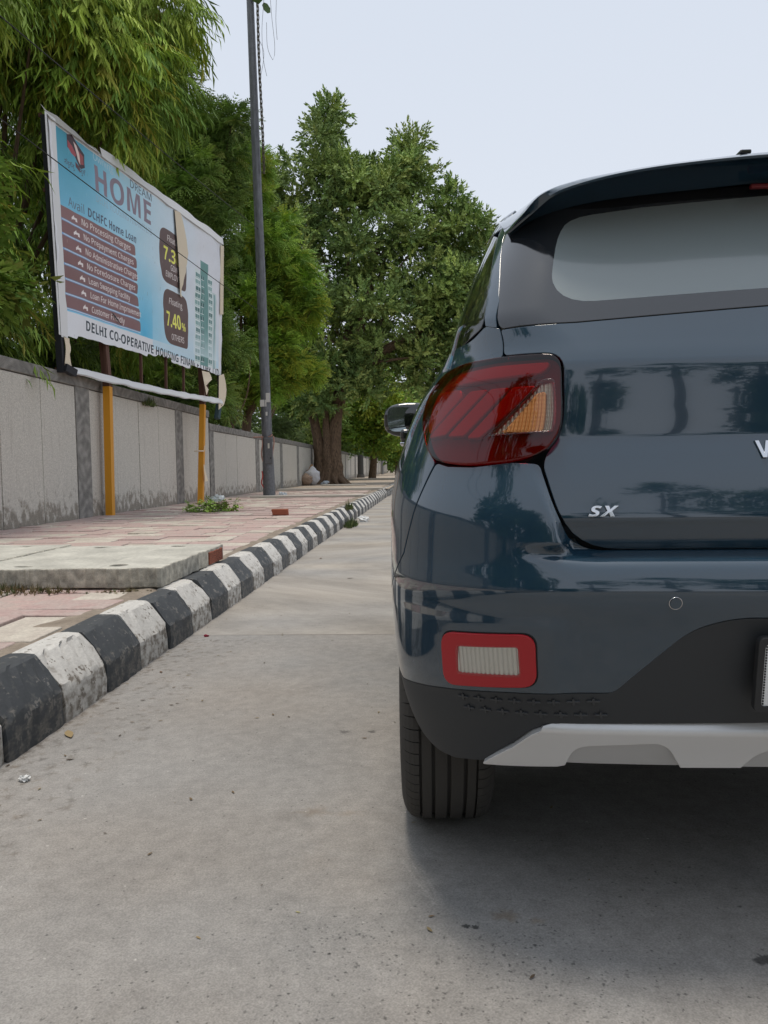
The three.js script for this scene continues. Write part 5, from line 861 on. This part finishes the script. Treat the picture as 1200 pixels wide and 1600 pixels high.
{ // trees further along and at the bend
  const far = [[-7.2, -43, 9.5, 2.4, 'neem', 'dark tree behind the wall just past the fig tree'], [-6.6, -51, 8, 2.3, 'neem', 'rounded tree behind the wall beyond the second trunk'], [-7.4, -62, 9.5, 2.8, 'dark', 'dark tree behind the far stretch of wall'], [-6.8, -75, 9.5, 3, 'neem', 'tree behind the furthest wall panels'], [-3.0, -46, 7.4, 2.5, 'feather', 'small leafy tree on the footpath past the fig tree'], [-2.4, -74, 8, 3.0, 'feather', 'light green tree on the far footpath'], [-1.6, -96, 11, 4.2, 'neem', 'tree where the road bends away'], [4.5, -120, 11, 4.5, 'dark', 'dark tree at the end of the road'], [11, -118, 10, 4.5, 'neem', 'tree on the other side of the road end'], [-8.5, -118, 11, 4.5, 'dark', 'dark tree behind the end of the wall'], [-1.4, -128, 5, 3.4, 'dark', 'low dark bush at the end of the footpath'], [-4.6, -116, 5, 3.2, 'neem', 'low bush beside the end of the wall'], [2.2, -124, 4.5, 3.2, 'dark', 'low dark bush at the road end'], [10.6, -30, 7.6, 2.4, 'neem', 'tree across the road beyond the car'], [11, -46, 8.5, 2.8, 'dark', 'second tree across the road beyond the car'], [10.4, -64, 9, 3, 'neem', 'third tree across the road beyond the car']];
  for (const [x, z, h, r, pal, label] of far) { const c = lobes([[x, h * .62, z, r, h * .36, r, 26], [x + r * .3, h * .45, z + r * .3, r * .8, h * .25, r * .7, 12]], r * .24, r * .42, z < -90 ? 22 : z < -60 ? 40 : 70); tree('roadside_tree', label, [x, 0, z], [limb([[x, 0, z], [x + .15, h * .25, z], [x - .1, h * .5, z], [x, h * .8, z]], [.24, .19, .14, .05], 8), ...limbsTo([x, h * .35, z], c, 9, .06)], 'far', pal, c, { size: z < -90 ? 2.1 : z < -60 ? 1.5 : 1.15 }, 'trees further along the road'); }
  // trees along the road behind the viewer, which the paintwork mirrors
  const back = [[-6.6, 4.5, 9, 2.3], [-6.8, 10, 9, 2.8], [-6.4, 16, 8, 2.8], [-3.4, 17.5, 9.5, 1.5], [10.5, 8, 8, 2.6], [10.2, 15, 8, 3], [7.4, 16.5, 9, 1.8], [4.4, 15.5, 10.5, 1.3], [-.6, 20, 6.0, 2.6], [2.2, 17.5, 8.5, 1.2]], bl = ['beside the tall wall behind the viewer', 'further back along the tall wall', 'near the back end of the tall wall', 'slim, at the back end of the road beside the wall', 'across the road behind the viewer', 'second across the road behind the viewer', 'slim, at the back end of the road on its far side', 'tallest and slim at the back end of the road', 'low and wide at the back end of the road', 'slim, between the low wide tree and the tallest one'];
  back.forEach(([x, z, h, r], i) => { const slim = r < 2, c = slim ? lobes([[x, h * .70, z, r, h * .27, r, 16]], r * .2, r * .4, 60) : lobes([[x, h * .50, z, r, h * .48, r, 34]], r * .28, r * .42, 45); tree('roadside_tree', 'roadside tree ' + bl[i], [x, 0, z], [limb([[x, 0, z], [x + .15, h * .25, z], [x - .1, h * .5, z], [x, h * .8, z]], [.24, .19, .14, .05], 8)], 'far', 'dark', c, { size: r < 2 ? 1.0 : 1.6 }, 'trees behind the viewer'); });
}
// ---------------------------------------------------------------- small things on the ground
{
  const grassy = (name, label, pos, n, rx, rz, h, cols, cat = 'weeds') => {
    const L = new Leaves(); for (let i = 0; i < 7; i++) L.leaf([rr(-.02, .02), 0, rr(-.02, .02)], [rr(-.6, .6), 1, rr(-.6, .6)], [1, 0, rr(-.4, .4)], rr(.5, 1), .10, .5);
    const g = L.build(), im = new THREE.InstancedMesh(g, leafM, n); im.name = numbered(name); scene.add(im); tag(im, label, cat, null, 'stuff'); im.castShadow = im.receiveShadow = true;
    for (let i = 0; i < n; i++) { const a = rnd() * 6.283, d = Math.sqrt(rnd()), x = pos[0] + Math.cos(a) * d * rx, z = pos[2] + Math.sin(a) * d * rz, s = h * rr(.4, 1.1) * (1.15 - d * .7), m = new THREE.Matrix4().makeRotationY(rnd() * 6.28); m.scale(new THREE.Vector3(s, s, s)); m.setPosition(x, pos[1], z); im.setMatrixAt(i, m); const c = cols[Math.floor(rnd() * cols.length)], t = rr(.7, 1.3); im.setColorAt(i, lin(c[0] * t, c[1] * t, c[2] * t)); }
  };
  const G = [[.09, .13, .03], [.06, .10, .025], [.14, .15, .05]], D = [[.20, .15, .07], [.14, .12, .05], [.09, .11, .035], [.24, .19, .10]];
  const weed = thing('weed_clump', 'low green weed clump growing from the footpath in front of the further yellow post', 'weeds', [-3.30, PY, -12.0]);
  crown(weed, 'heart', 'heart', lobes([[.05, .10, 0, .36, .10, .30, 12], [-.30, .06, 0, .2, .06, .2, 4]], .08, .15, 900), { size: .42 });
  part('stem', merge(Array.from({ length: 9 }, () => tube([[rr(-.1, .1), -.01, rr(-.1, .1)], [rr(-.25, .25), .08, rr(-.2, .2)], [rr(-.42, .42), .14, rr(-.3, .3)]], .004, 4, 6))), std([.12, .10, .05], .9), weed);
  grassy('dry_grass', 'dry grass and weeds along the front of the drain covers', [-2.75, PY - .01, -4.06], 420, .85, .14, .11, D, 'grass');
  grassy('dry_grass', 'dry litter grass at the foot of the drain cover beside the kerb', [-1.62, PY - .015, -4.06], 70, .22, .07, .05, D, 'grass');
  grassy('kerb_weeds', 'tuft of green weeds growing at the foot of the kerb', [kerbX(-12) + .10, 0, -11.9], 90, .10, .5, .16, G);
  grassy('kerb_weeds', 'small weeds growing from the kerb joint beside the white cup', [kerbX(-13) - .05, .2, -13.0], 40, .08, .3, .18, G);
  grassy('wall_tuft', 'green tuft rooted in the wall top under the billboard', [-4.80, 2.05, -13.5], 40, .08, .3, .22, G);
  // paper, leaves and rubbish
  const scrap = (name, label, pos, size, mat, cat, n = 3) => { const g = new THREE.IcosahedronGeometry(size, 2), p = g.attributes.position; for (let i = 0; i < p.count; i++) { const k = .72 + .5 * noise3(p.getX(i) / size * n * .4 + pos[0] * 9, p.getY(i) / size * n * .4, p.getZ(i) / size * n * .4); p.setXYZ(i, p.getX(i) * k * 1.3, Math.max(-size * .5, p.getY(i) * k * .8), p.getZ(i) * k); } g.computeVertexNormals(); const m = solo(name, toCreasedNormals(g, .3), mat, label, cat); m.position.set(pos[0], pos[1] + size * .5, pos[2]); return m; };
  const white = std([.70, .70, .68], .8);
  scrap('paper_scrap', 'crumpled white paper scrap on the road by the kerb', [-1.168, 0, -2.14], .016, white, 'paper', 5);
  scrap('paper_cup', 'crushed white cup lying on the road beside the kerb weeds', [-.98, 0, -12.9], .09, white, 'cup');
  scrap('plastic_bag', 'clear crumpled plastic bag caught on the weed clump', [-3.22, PY + .16, -11.98], .10, phys([.80, .84, .86], .25, { transmission: .55, thickness: 0 }), 'bag');
  scrap('plastic_bag', 'pale plastic bag lying near the fig tree roots', [-4.1, PY, -32.4], .16, phys([.75, .80, .84], .3, { transmission: .4, thickness: 0 }), 'bag');
  scrap('plastic_bag', 'clear plastic bag at the foot of the lamp post', [-3.36, PY, -18.5], .10, phys([.75, .80, .84], .3, { transmission: .5, thickness: 0 }), 'bag');
  scrap('foil_wrapper', 'small red and silver foil wrapper at the foot of the kerb', [-1.175, 0, -4.06], .012, std([.35, .03, .06], .3), 'wrapper', 6);
  const brick = solo('loose_brick', (() => { const g = new RoundedBoxGeometry(.23, .085, .11, 3, .012), p = g.attributes.position; for (let i = 0; i < p.count; i++) { const n = 1 + .10 * noise3(p.getX(i) * 14, p.getY(i) * 14, p.getZ(i) * 14); p.setXYZ(i, p.getX(i) * n, p.getY(i) * n, p.getZ(i) * n); } g.computeVertexNormals(); return g; })(), std([.28, .085, .045], .9), 'loose red brick lying on the footpath near the kerb', 'brick'); brick.position.set(-2.03, PY + .045, -10.9); brick.rotation.y = .15;
  // sacks by the wall
  const sack = (label, pos, w, h, mat) => { const g = new THREE.SphereGeometry(1, 24, 16), p = g.attributes.position; for (let i = 0; i < p.count; i++) { let x = p.getX(i), y = p.getY(i), z = p.getZ(i); const t = (y + 1) / 2, k = (y > .55 ? .45 + .5 * (1 - y) : 1) * (1 + .16 * noise3(x * 2.5 + pos[0], y * 3, z * 2.5)); p.setXYZ(i, x * w * k, t * h, z * w * k); } g.computeVertexNormals(); const m = solo('rubbish_sack', g, mat, label, 'sack', 'sacks by the wall'); m.position.set(pos[0], PY - .01, pos[2]); return m; };
  sack('white rubbish sack with a tied brown neck standing by the wall', [-4.50, 0, -31.6], .30, .80, std([.58, .57, .58], .7));
  sack('brown and white bundle of rags beside the white sack', [-4.72, 0, -31.2], .26, .52, std([.30, .21, .15], .85));
  sack('small brown cloth heap behind the white sack', [-4.62, 0, -32.2], .22, .88, std([.34, .20, .10], .85));
  // fallen leaves and twigs, each lying flat
  const leafG = () => { const s = new THREE.Shape(); s.moveTo(0, 0); s.quadraticCurveTo(.35, .3, 0, 1); s.quadraticCurveTo(-.3, .35, 0, 0); const g = new THREE.ShapeGeometry(s, 6).rotateX(-Math.PI / 2), p = g.attributes.position; for (let i = 0; i < p.count; i++) p.setY(i, .12 * Math.abs(p.getX(i)) + .10 * Math.pow(p.getZ(i) + .5, 2) + .03); g.computeVertexNormals(); return g; };
  const tans = [std([.30, .22, .11], .9), std([.14, .085, .05], .9), std([.36, .33, .16], .9), std([.07, .05, .035], .9)];
  const fallen = [[-.444, -1.411, .014, 0, 'curled tan leaf lying alone on the grey road'], [-.266, -1.498, .012, 2, 'pale yellow leaf fragment on the road behind the rear wheel'], [-1.235, -2.56, .085, 0, 'long tan leaf lying against the black kerb block'], [-1.165, -3.32, .035, 1, 'brown leaf at the foot of the kerb'], [-1.12, -2.30, .026, 3, 'dark twig leaf beside the paper scrap'], [-1.16, -3.72, .02, 1, 'small brown leaf between kerb blocks on the road'], [-.62, -6.2, .06, 3, 'dark leaf out on the open road'], [-1.02, -7.6, .07, 1, 'brown leaf by the kerb further along']];
  fallen.forEach(([x, z, s, m, label]) => { const o = solo('fallen_leaf', leafG(), tans[m], label, 'leaf', 'fallen leaves on the road'); o.scale.setScalar(s); o.position.set(x, .001, z); o.rotation.y = rnd() * 6.28; });
  // fine litter of leaf crumbs along the kerb and wall foot
  const lg = leafG(), n = 560, im = new THREE.InstancedMesh(lg, std([1, 1, 1], .9), n); im.name = 'leaf_litter'; tag(im, 'scattered crumbs of dry leaves along kerb and wall foot', 'litter', null, 'stuff'); scene.add(im);
  for (let i = 0; i < n; i++) { const w = rnd(), s = rr(.006, .022) * (w > .55 ? 2.4 : 1); let x, y, z; if (w < .4) { z = -rr(1.6, 14); x = kerbX(z) + Math.pow(rnd(), 2) * .35 + .01; y = .002; } else if (w < .5) { z = -rr(1.1, 6); x = rr(-1.1, .4); y = .002; } else if (w < .85) { z = -rr(7, 26); x = -4.80 + Math.pow(rnd(), 2.4) * 1.1; y = PY + .006; } else { z = -rr(2, 20); x = rr(-4.7, -1.6); y = PY + .008; } const m = new THREE.Matrix4().makeRotationY(rnd() * 6.28); m.scale(new THREE.Vector3(s, s, s)); m.setPosition(x, y, z); im.setMatrixAt(i, m); const c = [[.16, .11, .06], [.08, .055, .035], [.22, .17, .09]][Math.floor(rnd() * 3)]; im.setColorAt(i, lin(...c)); }
  // low concrete ledges crossing the footpath further on
  [[-18.0, -4.0, -1.3, .05], [-23.5, -4.4, -1.2, .07], [-30, -3.9, -2.2, .05], [-44, -4.2, -1.0, .10]].forEach(([z, x0, x1, h], i) => solo('concrete_ledge', rbox(x1 - x0, h, .6, .01, (x0 + x1) / 2, PY + h / 2 - .005, z), std([.42, .39, .34], .95), ['low concrete ledge across the footpath beside the lamp post', 'low concrete ledge across the footpath past the lamp post', 'short concrete ledge near the fig tree roots', 'concrete ledge across the footpath beyond the fig tree'][i], 'ledge', 'concrete ledges across the footpath'));
  // second trunk-like post and a thin pole further along
  const dp = thing('dark_post', 'dark weathered post standing on the footpath past the fig tree', 'post', [-4.45, PY, -56]); part('shaft', new THREE.CylinderGeometry(.20, .23, 3.6, 10, 6).translate(0, 1.8, 0), std([.06, .06, .055], .85), dp); part('foot', new THREE.CylinderGeometry(.26, .30, .25, 10).translate(0, .12, 0), std([.10, .09, .08], .9), dp);
  const tp = thing('lamp_post', 'thin distant grey lamp post near the far wall panels', 'lamp post', [-4.3, PY, -84]); part('pole', new THREE.CylinderGeometry(.09, .14, 9, 8).translate(0, 4.5, 0), std([.2, .2, .2], .6), tp); part('arm', tube([[0, 8.9, 0], [.5, 9.3, 0], [1.4, 9.4, 0]], .05, 6, 10), std([.2, .2, .2], .6), tp);
}
renderer.render(scene, camera);
